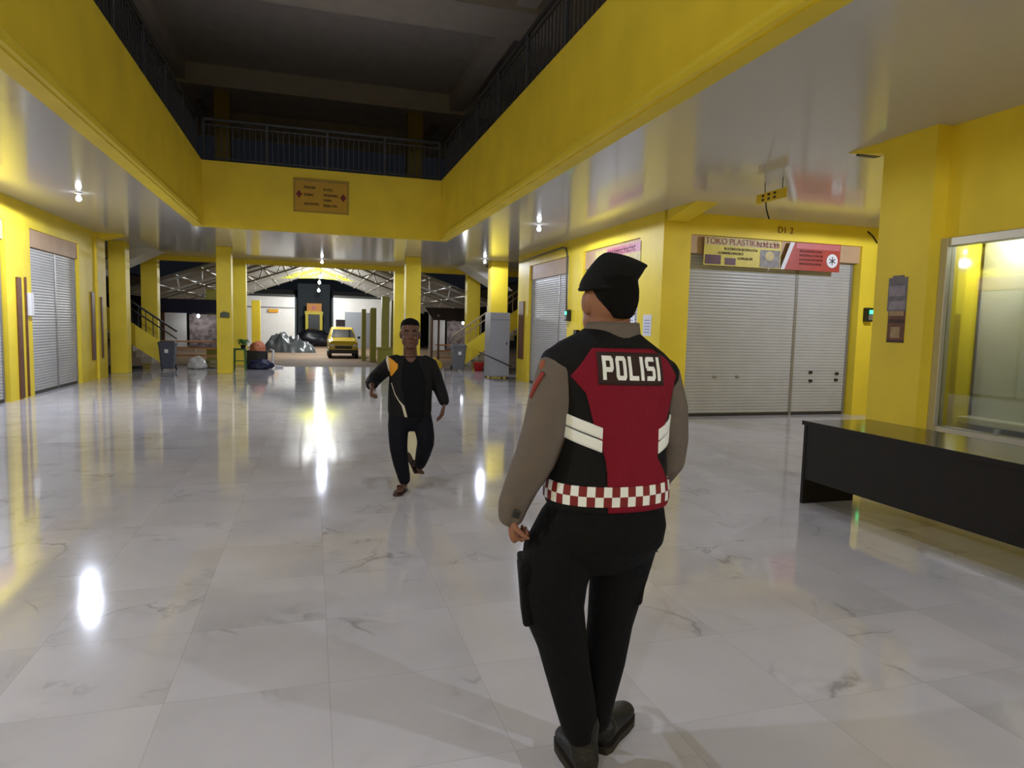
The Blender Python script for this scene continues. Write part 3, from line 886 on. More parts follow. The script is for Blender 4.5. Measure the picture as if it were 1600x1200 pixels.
# ------------------------------------------------------------------ clutter by the exit
rb = thing('plastic_basin', 'red plastic basin on the floor under the right stair', 'basin', (5.45, 22.0, 0))
obj('basin', MB().lathe([(0.001, 0.0), (0.14, 0.0), (0.19, 0.26), (0.205, 0.27), (0.205, 0.285), (0.18, 0.285), (0.135, 0.02), (0.001, 0.02)], (5.45, 22.0, 0), 28), RED, rb, smooth=True)
gs = thing('plastic_stool', 'green plastic stool beside the yellow pillar at the left of the exit', 'stool', (-2.05, 21.6, 0))
GRN = mat('green_plastic', (62, 110, 58), 0.45)
obj('seat', MB().box((-2.26, 21.45, 0.62), (-1.90, 21.8, 0.67)), GRN, gs, bevel=0.012)
for x in (-2.23, -1.93):
    for y in (21.48, 21.77):
        obj('leg', MB().bar((x * 1.0 + (0.02 if x > -2.1 else -0.02), y, 0), (x, y, 0.62), 0.045), GRN, gs)
obj('stretcher', MB().bar((-2.23, 21.48, 0.3), (-1.93, 21.48, 0.3), 0.03), GRN, gs)
pl = thing('potted_plant', 'small leafy potted plant on the green stool', 'plant', (-1.98, 21.62, 0.67))
obj('pot', MB().lathe([(0.001, 0), (0.06, 0), (0.085, 0.11), (0.001, 0.11)], (-1.98, 21.62, 0.67), 18), BLACK, pl)
mb = MB()
r = random.Random(4)
for i in range(26):
    a = r.uniform(0, 2 * PI); L = r.uniform(0.14, 0.28); w = 0.03
    o_ = Vector((-1.98, 21.62, 0.77)); dx = Vector((math.cos(a), math.sin(a), 0)); sd = Vector((-dx.y, dx.x, 0))
    P0 = o_; P1 = o_ + dx * L * 0.5 + Vector((0, 0, L * 0.7)); P2 = o_ + dx * L + Vector((0, 0, L * 0.35 * r.uniform(-0.5, 1)))
    n0 = len(mb.v)
    mb.add([P0 + sd * 0.005, P0 - sd * 0.005, P1 - sd * w, P2, P1 + sd * w, P1 + Vector((0, 0, -0.006))], [(0, 1, 2, 4), (4, 2, 3), (0, 5, 1), (1, 5, 2), (0, 4, 5), (5, 3, 2), (4, 3, 5)])
obj('foliage', mb, mat('leaf_green', (70, 120, 60), 0.5), pl)
cr = thing('crate', 'black plastic crate on the floor left of the exit', 'crate', (-1.62, 23.0, 0))
mb = MB().box((-1.98, 22.75, 0.0), (-1.38, 23.3, 0.04))
for x0, x1, y0, y1 in ((-1.98, -1.38, 22.75, 22.78), (-1.98, -1.38, 23.27, 23.3), (-1.98, -1.95, 22.75, 23.3), (-1.41, -1.38, 22.75, 23.3)):
    mb.box((x0, y0, 0.04), (x1, y1, 0.52))
obj('tub', mb, BLACK, cr, bevel=0.006)
obj('rim', MB().box((-2.0, 22.73, 0.50), (-1.36, 22.76, 0.55)).box((-2.0, 23.29, 0.50), (-1.36, 23.32, 0.55)).box((-2.0, 22.76, 0.5), (-1.97, 23.29, 0.55)).box((-1.39, 22.76, 0.5), (-1.36, 23.29, 0.55)), BLACK, cr)
def sack(name, c, r, m, label, cat, seed, group=None):
    mb = MB().ell((0, 0, 0), (1, 1, 1), None, 16, 26)
    V = []
    for v in mb.v:
        n_ = noise.noise(Vector((v.x * 1.6 + seed, v.y * 1.6, v.z * 1.6)))
        n2_ = noise.noise(Vector((v.x * 4 + seed, v.y * 4, v.z * 4)))
        k = 1 + 0.28 * n_ + 0.10 * n2_
        p = Vector((v.x * r[0] * k, v.y * r[1] * k, max(v.z, -0.55) * r[2] * k))
        V.append(Vector(c) + p + Vector((0, 0, r[2] * 0.55)))
    zmin = min(v.z for v in V)
    mb.v = [Vector((v.x, v.y, max(v.z - zmin + c[2], c[2]))) for v in V]
    o = obj(name, mb, m, None, smooth=True, org=c)
    return tag(o, label, cat, group)
sack('bag', (-1.68, 23.02, 0.42), (0.26, 0.2, 0.26), mat('orange_cloth', (214, 132, 92), 0.7, var=0.35, vscale=8), 'orange and pink cloth bag on top of the black crate', 'bag', 3.1)
sack('bag', (-1.55, 22.3, 0.0), (0.38, 0.3, 0.2), mat('navy_bag', (18, 24, 62), 0.5, var=0.4, vscale=6), 'dark blue bag lying on the floor in front of the black crate', 'bag', 9.7)
bl = thing('bent_pipe', 'pale bent pipe stand beside the black crate', 'pipe', (-1.2, 23.1, 0))
obj('pipe', MB().tube([(-1.3, 23.1, 0.58), (-1.2, 23.05, 0.56), (-1.22, 23.05, 0.3), (-1.22, 23.05, 0.1), (-1.12, 23.0, 0.04), (-0.9, 22.95, 0.03)], 0.035, 8), WHITE, bl, smooth=True)
sack('bag', (-3.35, 22.2, 0.0), (0.25, 0.2, 0.24), mat('white_plastic_bag', (206, 204, 198), 0.4, var=0.2, vscale=8), 'white plastic bag on the floor right of the left grey bin', 'bag', 5.5)
sack('bag', (-3.0, 22.6, 0.0), (0.2, 0.2, 0.16), mat('olive_bag', (112, 104, 60), 0.6, var=0.3, vscale=8), 'olive sack on the floor between the left bin and the pillar', 'bag', 6.5)
sack('bag', (4.0, 22.3, 0.0), (0.22, 0.2, 0.24), mat('yellow_bag', (206, 170, 50), 0.6, var=0.3, vscale=8), 'yellow sack on the floor left of the grey bin with a sticker', 'bag', 8.5)
sack('bag', (-5.15, 21.2, 0.0), (0.2, 0.22, 0.34), mat('brown_sack', (140, 96, 24), 0.7, var=0.3, vscale=8), 'ochre sack under the left stair', 'bag', 12.5)
# wall bracket on the left pillar
o = obj('wall_bracket', MB().box((-2.45, 20.2, 1.58), (-2.22, 20.3, 1.62)).prism([(-2.45, 20.22, 1.62), (-2.22, 20.22, 1.62), (-2.22, 20.22, 1.72), (-2.36, 20.22, 1.75), (-2.45, 20.22, 1.70)], (0, 0.08, 0)), mat('dull_green', (74, 80, 44), 0.5), None, org=(-2.33, 20.25, 1.6))
tag(o, 'small dull green wall bracket on the pillar by the green stool', 'bracket')

# ------------------------------------------------------------------ outside: yard, canopy, stalls, buildings
b = MB().box((-40, 23.6, -0.5), (40, 75, -0.30))
struct('floor_yard', b, mat('brown_packed_earth', (150, 124, 98), 0.85, var=0.2, vscale=0.6, bump=0.3, bscale=3))
# canopy roof
cn = thing('canopy', 'grey steel canopy roof with open trusses over the yard outside', 'canopy', (0.35, 38, -0.3))
CW, CZE, CZR = 6.7, 2.5, 4.95
SHEET = mat('grey_roof_sheet', (150, 148, 140), 0.45, 0.3, var=0.1, vscale=1.0)
def slope(s):
    mb = MB()
    x0, x1 = 0.35, 0.35 + s * (CW + 0.3)
    z0, z1 = CZR, CZE - 0.11
    return mb.prism([(x0, 26.5, z0), (x1, 26.5, z1), (x1, 26.5, z1 + 0.03), (x0, 26.5, z0 + 0.03)], (0, 22.5, 0))
obj('roof_sheet', slope(1), SHEET, cn); obj('roof_sheet', slope(-1), SHEET, cn)
TR = mat('pale_truss_steel', (172, 166, 152), 0.45, 0.2)
for y in (26.8, 33.0, 40.0):
    mb = MB()
    for s in (1, -1):
        ex, rx = 0.35 + s * CW, 0.35
        d = 0.12
        mb.bar((rx, y, CZR - d), (ex, y, CZE - d), 0.09)
        mb.bar((rx, y, CZR - 0.55), (ex - s * 0.6, y, CZE - 0.30), 0.07)
        for k in range(8):
            f0, f1 = k / 8, (k + 0.5) / 8
            pt = lambda f: Vector((rx + (ex - rx) * f, y, CZR - d + (CZE - CZR) * f))
            pb = lambda f: Vector((rx + (ex - s * 0.6 - rx) * f, y, CZR - 0.55 + (CZE - 0.30 - CZR + 0.55) * f))
            mb.bar(pt(f0), pb(f1), 0.045); mb.bar(pb(f1), pt(min(1, f0 + 1 / 8)), 0.045)
    obj('truss', mb, TR, cn)
mb = MB()
for k in range(1, 8):
    for s in (1, -1):
        f = k / 8
        x = 0.35 + s * CW * f; z = CZR + (CZE - CZR) * f - 0.045
        mb.bar((x, 26.5, z), (x, 49, z), 0.05)
obj('purlins', mb, TR, cn)
for y in (26.9, 34.0, 41.2, 48.4):
    for s in (1, -1):
        obj('post', MB().box((0.35 + s * CW - 0.07, y - 0.07, -0.3), (0.35 + s * CW + 0.07, y + 0.07, CZE)), TR, cn)
obj('gable_panel', MB().prism([(-1.9, 43.2, 4.10), (0.35, 43.2, 4.22), (2.6, 43.2, 4.10), (0.35, 43.2, 4.90)], (0, 0.05, 0)), mat('lime_yellow_sheet', (190, 190, 50), 0.5), cn, label='yellow gable panel')
for y, z in ((36.5, 3.95), (42.5, 3.98), (47.0, 3.70)):
    t = thing('yard_lamp', {36.5: 'nearest bright white lamp under the canopy ridge', 42.5: 'middle bright white lamp under the canopy ridge', 47.0: 'farthest bright white lamp under the canopy ridge'}[y], 'lamp', (0.45, y, z), 'lamps under the canopy ridge')
    obj('cord', MB().tube([(0.45, y, CZR - 0.05), (0.45, y, z + 0.1)], 0.012, 6), BLACK, t)
    obj('lamp_holder', MB().lathe([(0.001, 0.12), (0.04, 0.12), (0.05, 0.02), (0.001, 0.02)], (0.45, y, z), 16), WHITE, t)
    obj('bulb', MB().ell((0.45, y, z - 0.06), (0.09, 0.09, 0.10)), LED, t, smooth=True)
    lamp_light('lamp_light', (0.45, y, z - 0.35), 380, (0.95, 0.98, 1.0), t, 0.1)

# lit yellow posts under the canopy
def post(x0, x1, y, z1, label, m=YEL):
    o = obj('post', MB().box((x0, y, -0.3), (x1, y + 0.3, z1)), m, None, bevel=0.01, org=((x0 + x1) / 2, y, -0.3))
    tag(o, label, 'post', 'yellow posts in the yard')
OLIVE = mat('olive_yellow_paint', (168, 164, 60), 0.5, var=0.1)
post(-3.14, -2.70, 39.0, 2.62, 'brightly lit yellow post in the yard left of the white building')
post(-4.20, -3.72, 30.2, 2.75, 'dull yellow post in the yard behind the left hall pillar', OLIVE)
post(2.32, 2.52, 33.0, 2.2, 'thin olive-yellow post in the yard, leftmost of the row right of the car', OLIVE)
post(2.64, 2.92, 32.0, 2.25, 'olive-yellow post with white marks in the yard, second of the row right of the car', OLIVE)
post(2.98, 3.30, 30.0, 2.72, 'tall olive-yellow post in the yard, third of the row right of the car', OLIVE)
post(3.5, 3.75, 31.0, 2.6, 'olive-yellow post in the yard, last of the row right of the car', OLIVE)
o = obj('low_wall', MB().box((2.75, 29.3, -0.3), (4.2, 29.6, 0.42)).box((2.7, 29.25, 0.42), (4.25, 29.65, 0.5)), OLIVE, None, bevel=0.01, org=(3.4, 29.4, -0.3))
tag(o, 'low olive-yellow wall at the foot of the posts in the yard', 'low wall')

# far buildings
bw = thing('building', 'white rendered building with an orange sign across the yard, left of the dark entrance', 'building', (-2.6, 50, -0.3))
obj('wall', MB().box((-4.3, 50, -0.3), (-1.15, 54, 3.25)), WHITE, bw)
obj('ledge', MB().box((-4.3, 49.9, 2.45), (-1.15, 50, 2.52)), GALV, bw)
obj('sign', MB().box((-2.9, 49.86, 2.12), (-2.25, 49.9, 2.36)), mat('orange_sign', (222, 160, 30), 0.5), bw, label='orange sign')
obj('roof', MB().box((-4.6, 49.6, 3.25), (-1.14, 54.2, 3.40)), ROOF, bw)
bw2 = thing('building', 'white building with grey shutter doors across the yard, behind the yellow car', 'building', (3.4, 50, -0.3))
obj('wall', MB().box((1.5, 50, -0.3), (6.4, 54, 3.3)), WHITE, bw2)
obj('door', MB().box((2.3, 49.92, -0.3), (3.5, 50, 2.3)), mat('grey_door_sheet', (150, 154, 160), 0.4), bw2, label='light grey shutter door')
obj('door', MB().box((3.52, 49.92, -0.3), (4.4, 50, 2.28)), mat('grey_door_sheet_dark', (128, 126, 128), 0.4), bw2)
obj('roof', MB().box((1.49, 49.6, 3.3), (6.6, 54.2, 3.45)), ROOF, bw2)
bw3 = thing('building', 'dark recessed entrance hall between the two white buildings', 'building', (0.2, 57, -0.3))
obj('wall', MB().box((-1.08, 57, -0.3), (1.44, 57.2, 4.6)).box((-1.12, 50.0, -0.3), (-1.06, 57, 3.25)).box((1.41, 50.0, -0.3), (1.47, 57, 3.25)), mat('dark_blue_grey', (52, 64, 70), 0.6), bw3)
gt = thing('gateway', 'yellow and orange gateway in the dark entrance across the yard', 'gateway', (0.14, 54, -0.3))
YB = mat('bright_yellow_gate', (240, 214, 40), 0.5); OB = mat('orange_gate', (232, 150, 20), 0.5)
for x in (-0.46, 0.60):
    obj('column', MB().box((x, 54, -0.3), (x + 0.2, 54.2, 2.2)), YB, gt)
obj('beam', MB().box((-0.5, 53.95, 2.1), (0.84, 54.2, 2.34)), YB, gt)
obj('panel', MB().box((-0.36, 54.0, 2.34), (0.74, 54.15, 2.95)), OB, gt)
obj('emblem', MB().lathe([(0.001, 0), (0.16, 0), (0.16, -0.02), (0.001, -0.02)], (0.16, 53.98, 2.62), 20, axis=1), RED, gt)
obj('door', MB().box((-0.26, 54.1, -0.3), (0.6, 54.15, 2.1)), BLACK, gt)
sack('heap', (0.1, 52.5, -0.3), (1.2, 0.8, 0.75), mat('black_sheeting', (30, 30, 36), 0.4), 'black heap in the dark entrance across the yard', 'heap', 21.0)
b = MB().box((-40, 60, -0.3), (40, 60.3, 4.2))
struct('wall_yard', b, mat('dark_yard_wall', (70, 68, 62), 0.8))

# tarpaulin heap
def tarp(c, L, W, H, m, label, seed):
    mb = MB()
    nx, ny = 40, 18
    P = []
    for j in range(ny + 1):
        for i in range(nx + 1):
            u, v = i / nx, j / ny
            e = math.sin(PI * min(1, max(0, u))) ** 0.5 * math.sin(PI * v) ** 0.7
            ridge = 0.55 + 0.45 * math.cos((u - 0.15) * 5.0)
            n_ = noise.noise(Vector((u * 7 + seed, v * 4, seed))) * 0.35 + noise.noise(Vector((u * 16 + seed, v * 9, seed))) * 0.14
            P.append((c[0] + (u - 0.5) * L, c[1] + (v - 0.5) * W, c[2] + max(0, H * e * (0.55 + 0.45 * ridge + n_))))
    F = [(j * (nx + 1) + i, j * (nx + 1) + i + 1, (j + 1) * (nx + 1) + i + 1, (j + 1) * (nx + 1) + i) for j in range(ny) for i in range(nx)]
    mb.add(P, F)
    n0 = len(mb.v)
    mb.add([(c[0] - L / 2, c[1] - W / 2, c[2]), (c[0] + L / 2, c[1] - W / 2, c[2]), (c[0] + L / 2, c[1] + W / 2, c[2]), (c[0] - L / 2, c[1] + W / 2, c[2])], [(0, 3, 2, 1)])
    o = obj('tarpaulin', mb, m, None, smooth=True, org=c)
    return tag(o, label, 'tarpaulin')
tarp((-1.25, 42, -0.3), 3.0, 2.2, 1.25, mat('dark_grey_tarp', (70, 76, 80), 0.28, var=0.5, vscale=1.5), 'crumpled dark grey tarpaulin over a heap in the yard, left of the yellow car', 2.0)

# yellow car
car = thing('car', 'small yellow car parked under the canopy facing the hall', 'car', (1.55, 36.5, -0.3))
CY = mat('yellow_car_paint', (206, 176, 36), 0.3, coat=0.5)
cx, cy, cz = 1.55, 34.9, -0.3
def sect(y, hw, z0, z1, tw, zr):
    """car cross section: body to z1, then cabin narrowing to half width tw at zr"""
    return [(cx - hw * 0.94, cy + y, cz + z0), (cx - hw, cy + y, cz + z0 + 0.18), (cx - hw, cy + y, cz + z1 - 0.1), (cx - hw * 0.95, cy + y, cz + z1),
            (cx - tw, cy + y, cz + zr - 0.06), (cx - tw * 0.9, cy + y, cz + zr), (cx + tw * 0.9, cy + y, cz + zr), (cx + tw, cy + y, cz + zr - 0.06),
            (cx + hw * 0.95, cy + y, cz + z1), (cx + hw, cy + y, cz + z1 - 0.1), (cx + hw, cy + y, cz + z0 + 0.18), (cx + hw * 0.94, cy + y, cz + z0)]
S = [sect(0.0, 0.62, 0.42, 0.72, 0.54, 0.76), sect(0.06, 0.70, 0.34, 0.84, 0.62, 0.90), sect(0.5, 0.74, 0.28, 0.92, 0.66, 0.98), sect(0.85, 0.75, 0.26, 0.96, 0.66, 1.04),
     sect(1.45, 0.76, 0.26, 0.98, 0.56, 1.52), sect(1.7, 0.76, 0.26, 0.98, 0.56, 1.58), sect(2.8, 0.76, 0.26, 0.98, 0.56, 1.58), sect(3.25, 0.74, 0.28, 0.98, 0.54, 1.48), sect(3.5, 0.70, 0.36, 0.9, 0.6, 1.0)]
obj('body', MB().rings([[Vector(p) for p in s_] for s_ in S]), CY, car, bevel=0.02)
GL = mat('dark_car_glass', (24, 26, 30), 0.08, spec=0.8)
def on_wind(u, f, o=0.012):      # windscreen plane
    y = cy + 0.87 + (1.43 - 0.87) * f; z = cz + 1.06 + (1.50 - 1.06) * f
    return Vector((cx + u * (0.60 - 0.10 * f), y - o, z + o))
obj('windscreen', MB().prism([on_wind(-1, 0.02), on_wind(1, 0.02), on_wind(0.94, 0.9), on_wind(-0.94, 0.9)], (0, 0.01, -0.01)), GL, car)
obj('grille', MB().box((cx - 0.42, cy - 0.02, cz + 0.50), (cx + 0.42, cy + 0.03, cz + 0.64)), BLACK, car, bevel=0.01)
obj('bumper', MB().box((cx - 0.70, cy - 0.07, cz + 0.26), (cx + 0.70, cy + 0.10, cz + 0.44)), mat('dark_bumper', (38, 36, 32), 0.5), car, bevel=0.03)
for s in (-1, 1):
    obj('headlight', MB().ell((cx + s * 0.55, cy + 0.03, cz + 0.66), (0.11, 0.05, 0.08)), mat('headlight_glass', (220, 224, 224), 0.15), car, smooth=True)
    obj('wing_mirror', MB().box((cx + s * 0.76, cy + 0.95, cz + 1.0), (cx + s * 0.90, cy + 1.02, cz + 1.12)), BLACK, car, bevel=0.02)
    for y in (0.55, 2.75):
        w_ = obj('wheel', MB().lathe([(0.001, -0.09), (0.24, -0.09), (0.27, -0.06), (0.27, 0.06), (0.24, 0.09), (0.001, 0.09)], (cx + s * 0.66, cy + y, cz + 0.27), 22, axis=0), BLACK, car)
        obj('hub', MB().lathe([(0.001, -0.01), (0.15, -0.01), (0.15, 0.01), (0.001, 0.01)], (cx + s * 0.755, cy + y, cz + 0.27), 16, axis=0), GALV, w_)
bxo = obj('box', MB().box((1.25, 36.9, cz + 1.60), (1.72, 37.4, cz + 1.98)), mat('dark_purple_box', (44, 36, 54), 0.6), None, bevel=0.02, org=(1.48, 37.1, cz + 1.6))
tag(bxo, 'dark box carried on the roof of the yellow car', 'box')

# market stalls at both sides
def stall(x0, x1, y, label, awn, lit):
    t = thing('market_stall', label, 'market stall', ((x0 + x1) / 2, y, -0.3), 'market stalls outside the hall')
    for x in (x0, x1):
        for yy_ in (y, y + 1.6):
            obj('post', MB().box((x - 0.04, yy_ - 0.04, -0.3), (x + 0.04, yy_ + 0.04, 1.95)), WOOD, t)
    obj('awning', MB().prism([(x0 - 0.3, y - 0.4, 1.72), (x0 - 0.3, y + 1.8, 2.25), (x0 - 0.3, y + 1.8, 2.28), (x0 - 0.3, y - 0.4, 1.75)], (x1 - x0 + 0.6, 0, 0)), awn, t)
    xm = x0 + (x1 - x0) * 0.36
    obj('back_panel', MB().box((x0, y + 1.6, 0.4), (xm, y + 1.64, 1.9)), lit, t)
    obj('goods_panel', MB().box((xm + 0.1, y + 1.6, 0.4), (x1, y + 1.64, 1.7)), mat('mottled_goods', (130, 116, 112), 0.6, var=0.8, vscale=5), t)
    for k, z in enumerate((0.15, 0.42, 0.66)):
        obj('shelf', MB().box((x0, y + 0.15 * k, z), (x1, y + 0.15 * k + 0.5, z + 0.05)), mat('orange_plank', (196, 140, 80), 0.6), t)
    return t
stall(-5.4, -3.2, 26.6, 'market stall with a dark blue awning outside, behind the left stair rail', mat('navy_awning', (30, 34, 70), 0.6), WHITE)
stall(5.0, 6.6, 27.2, 'market stall with a brown awning outside, behind the right stair railing', mat('brown_awning', (72, 54, 40), 0.7), WHITE)
for x, y, l in ((-4.1, 27.6, 'white bulb hanging in the market stall behind the left stair'), (6.2, 28.0, 'white bulb hanging in the market stall behind the right stair')):
    t = thing('stall_lamp', l, 'lamp', (x, y, 1.7), 'bulbs in the market stalls')
    obj('bulb', MB().ell((x, y, 1.64), (0.05, 0.05, 0.07)), LED, t, smooth=True)
    obj('lamp_holder', MB().lathe([(0.001, 0.06), (0.025, 0.06), (0.03, 0), (0.001, 0)], (x, y, 1.7), 12), BLACK, t)
    lamp_light('lamp_light', (x, y - 0.1, 1.45), 9, (0.96, 0.98, 1.0), t, 0.05)
# dark side roofs beyond the pillars
b = MB().prism([(-14, 25.5, 2.7), (-7.2, 25.5, 3.3), (-7.2, 25.5, 3.36), (-14, 25.5, 2.76)], (0, 20, 0))
struct('trim_12', b, ROOF)
b = MB().prism([(14, 25.5, 2.7), (8.0, 25.5, 3.3), (8.0, 25.5, 3.36), (14, 25.5, 2.76)], (0, 20, 0))
struct('trim_13', b, ROOF)
# ------------------------------------------------------------------ people
def blob(name, mb, m, parent, voxel=0.008, smooth_it=3, label=None):
    """fuses the overlapping closed shapes of an MB into ONE continuous surface"""
    off = ORG[parent.name]
    me = bpy.data.meshes.new(name)
    me.from_pydata([v - off for v in mb.v], [], mb.f)
    bm = bmesh.new(); bm.from_mesh(me)
    bmesh.ops.recalc_face_normals(bm, faces=bm.faces)
    bm.to_mesh(me); bm.free()
    tmp = bpy.data.objects.new(name, me)
    COL.objects.link(tmp)
    r = tmp.modifiers.new('remesh', 'REMESH'); r.mode = 'VOXEL'; r.voxel_size = voxel
    s = tmp.modifiers.new('smooth', 'SMOOTH'); s.factor = 0.5; s.iterations = smooth_it
    dg = bpy.context.evaluated_depsgraph_get(); dg.update()
    me2 = bpy.data.meshes.new_from_object(tmp.evaluated_get(dg))
    bpy.data.objects.remove(tmp); bpy.data.meshes.remove(me)
    me2.name = name
    for p in me2.polygons:
        p.use_smooth = True
    o = finish(name, me2, m, parent)
    if label:
        o['label'] = label
    return o

def limb(mb, pts, seg=16, flat=1.0, ref=None):
    """tapered limb through (point, radius); ends rounded; flat squeezes one axis"""
    P = [Vector(p) for p, r in pts]; Rr = [r for p, r in pts]
    t0 = (P[1] - P[0]).normalized(); t1 = (P[-1] - P[-2]).normalized()
    PP, RR = [], []
    for k in (80, 55, 28):
        a = math.radians(k)
        PP.append(P[0] - t0 * Rr[0] * math.sin(a) * 0.9); RR.append(Rr[0] * math.cos(a))
    PP += P; RR += Rr
    for k in (28, 55, 80):
        a = math.radians(k)
        PP.append(P[-1] + t1 * Rr[-1] * math.sin(a) * 0.9); RR.append(Rr[-1] * math.cos(a))
    u = Vector(ref) if ref else Vector((1, 0, 0.05))
    R = []
    for i, p in enumerate(PP):
        a = PP[max(0, i - 1)]; b_ = PP[min(len(PP) - 1, i + 1)]
        t = (b_ - a).normalized()
        u = (u - t * u.dot(t))
        u = u.normalized() if u.length > 1e-4 else t.orthogonal().normalized()
        w = t.cross(u)
        R.append([p + (u * math.cos(2 * PI * j / seg) + w * (math.sin(2 * PI * j / seg) * flat)) * RR[i] for j in range(seg)])
    return mb.rings(R)

def stack(mb, rows, fx, seg=40, ex=2.3):
    """loft of horizontal superellipses: rows = (z, half x, half y, cx, cy); fx maps local to world"""
    R = []
    for z, a, b_, cx_, cy_ in rows:
        ring = []
        for j in range(seg):
            t = 2 * PI * j / seg
            c, s = math.cos(t), math.sin(t)
            ring.append(fx(Vector((cx_ + a * math.copysign(abs(c) ** (2 / ex), c), cy_ + b_ * math.copysign(abs(s) ** (2 / ex), s), z))))
        R.append(ring)
    return mb.rings(R)

def bvh_of(o):
    off = ORG[o.name]
    return BVHTree.FromPolygons([v.co + off for v in o.data.vertices], [tuple(p.vertices) for p in o.data.polygons])

class Skinner:
    """lays thin cloth pieces on a surface by casting from outside towards a vertical axis"""
    def __init__(s, o, fx):
        s.t = bvh_of(o); s.fx = fx
    def at(s, ang, z, off):
        """ang 0 = back, +90 = right side of the body; local axis x=0,y=0"""
        d = Vector((math.sin(ang), -math.cos(ang), 0))
        p0 = s.fx(Vector((0, 0, z)) + d * 1.0); p1 = s.fx(Vector((0, 0, z)))
        hit = s.t.ray_cast(p0, (p1 - p0).normalized(), 1.2)[0]
        n = (p0 - p1).normalized()
        return (hit if hit else p1 + n * 0.1) + n * off
    def flat(s, x, z, off, side=-1):
        """cast along local y; side -1 = from the back, +1 = from the front"""
        p0 = s.fx(Vector((x, side * 1.0, z))); p1 = s.fx(Vector((x, 0, z)))
        hit = s.t.ray_cast(p0, (p1 - p0).normalized(), 1.3)[0]
        n = (p0 - p1).normalized()
        return (hit if hit else p1) + n * off

def sheet(fn, nu, nv, thick=None):
    """grid surface fn(u, v, off) given thickness by a second layer"""
    mb = MB()
    A = [fn(i / nu, j / nv, 1) for j in range(nv + 1) for i in range(nu + 1)]
    B = [fn(i / nu, j / nv, 0) for j in range(nv + 1) for i in range(nu + 1)]
    n = len(A)
    id_ = lambda i, j: j * (nu + 1) + i
    F = []
    for j in range(nv):
        for i in range(nu):
            q = (id_(i, j), id_(i + 1, j), id_(i + 1, j + 1), id_(i, j + 1))
            F.append(q); F.append(tuple(k + n for k in q[::-1]))
    for i in range(nu):
        F.append((id_(i, 0), id_(i, 0) + n, id_(i + 1, 0) + n, id_(i + 1, 0)))
        F.append((id_(i, nv), id_(i + 1, nv), id_(i + 1, nv) + n, id_(i, nv) + n))
    for j in range(nv):
        F.append((id_(0, j), id_(0, j + 1), id_(0, j + 1) + n, id_(0, j) + n))
        F.append((id_(nu, j), id_(nu, j) + n, id_(nu, j + 1) + n, id_(nu, j + 1)))
    return mb.add(A + B, F)

def lerp_tab(tab, z):
    """tab = [(z, value)] descending or ascending"""
    tab = sorted(tab)
    if z <= tab[0][0]:
        return tab[0][1]
    for (z0, v0), (z1, v1) in zip(tab, tab[1:]):
        if z <= z1:
            return v0 + (v1 - v0) * (z - z0) / (z1 - z0)
    return tab[-1][1]

def head_shape(mb, c, yaw, tilt, s=1.0):
    """skull, jaw, nose, brow, lips, ears; c = centre between the ears; returns map local->world"""
    M = Matrix.Rotation(yaw, 3, 'Z') @ Matrix.Rotation(tilt, 3, 'X')
    fx = lambda p: Vector(c) + M @ (Vector(p) * s)
    rows = [(-0.125, 0.022, 0.022, 0, 0.062), (-0.118, 0.040, 0.040, 0, 0.052), (-0.10, 0.052, 0.062, 0, 0.034), (-0.075, 0.061, 0.078, 0, 0.016), (-0.045, 0.067, 0.088, 0, 0.006),
            (-0.01, 0.072, 0.094, 0, 0.0), (0.03, 0.076, 0.098, 0, -0.002), (0.065, 0.075, 0.096, 0, -0.004), (0.09, 0.066, 0.086, 0, -0.006), (0.108, 0.048, 0.064, 0, -0.008), (0.118, 0.022, 0.03, 0, -0.008)]
    stack(mb, rows, fx, 32, 2.15)
    R3 = M
    mb.ell(fx((0, 0.097, -0.028)), (0.016 * s, 0.020 * s, 0.015 * s), R3)              # nose tip
    limb(mb, [(fx((0, 0.088, 0.018)), 0.010 * s), (fx((0, 0.100, -0.022)), 0.014 * s)], 10)
    for sx in (-1, 1):
        mb.ell(fx((sx * 0.031, 0.086, 0.030)), (0.026 * s, 0.012 * s, 0.010 * s), R3)   # brow
        mb.ell(fx((sx * 0.040, 0.068, -0.035)), (0.024 * s, 0.022 * s, 0.022 * s), R3)  # cheek
        mb.ell(fx((sx * 0.044, 0.036, -0.060)), (0.028 * s, 0.046 * s, 0.044 * s), R3)   # jaw
        e = fx((sx * 0.078, -0.004, -0.008))
        me_ = M @ Matrix.Rotation(sx * -0.35, 3, 'Z')
        mb.ell(e, (0.012 * s, 0.023 * s, 0.036 * s), me_)                                # ear
        mb.ell(fx((sx * 0.078, -0.006, -0.036)), (0.008 * s, 0.010 * s, 0.012 * s), R3)
    mb.ell(fx((0, 0.088, -0.066)), (0.024 * s, 0.012 * s, 0.008 * s), R3)               # lips
    mb.ell(fx((0, 0.084, -0.078)), (0.021 * s, 0.012 * s, 0.008 * s), R3)
    mb.ell(fx((0, 0.070, -0.106)), (0.022 * s, 0.020 * s, 0.016 * s), R3)               # chin
    return fx, M

EYEW = mat('eye_white', (150, 142, 132), 0.4)
def face_parts(parent, fx, M, s, skin_m):
    for sx in (-1, 1):
        e = obj('eye', MB().ell(fx((sx * 0.031, 0.086, 0.008)), (0.013 * s, 0.008 * s, 0.007 * s), M), EYEW, parent, smooth=True)
        obj('pupil', MB().ell(fx((sx * 0.031, 0.0935, 0.008)), (0.0055 * s, 0.003 * s, 0.0055 * s), M), BLACK, e, smooth=True)
        obj('eyebrow', MB().ell(fx((sx * 0.032, 0.098, 0.032)), (0.020 * s, 0.004 * s, 0.004 * s), M), HAIR, parent, smooth=True)
    obj('mouth', MB().ell(fx((0, 0.099, -0.072)), (0.021 * s, 0.004 * s, 0.004 * s), M), mat('lip_brown', (104, 54, 46), 0.5), parent, smooth=True)

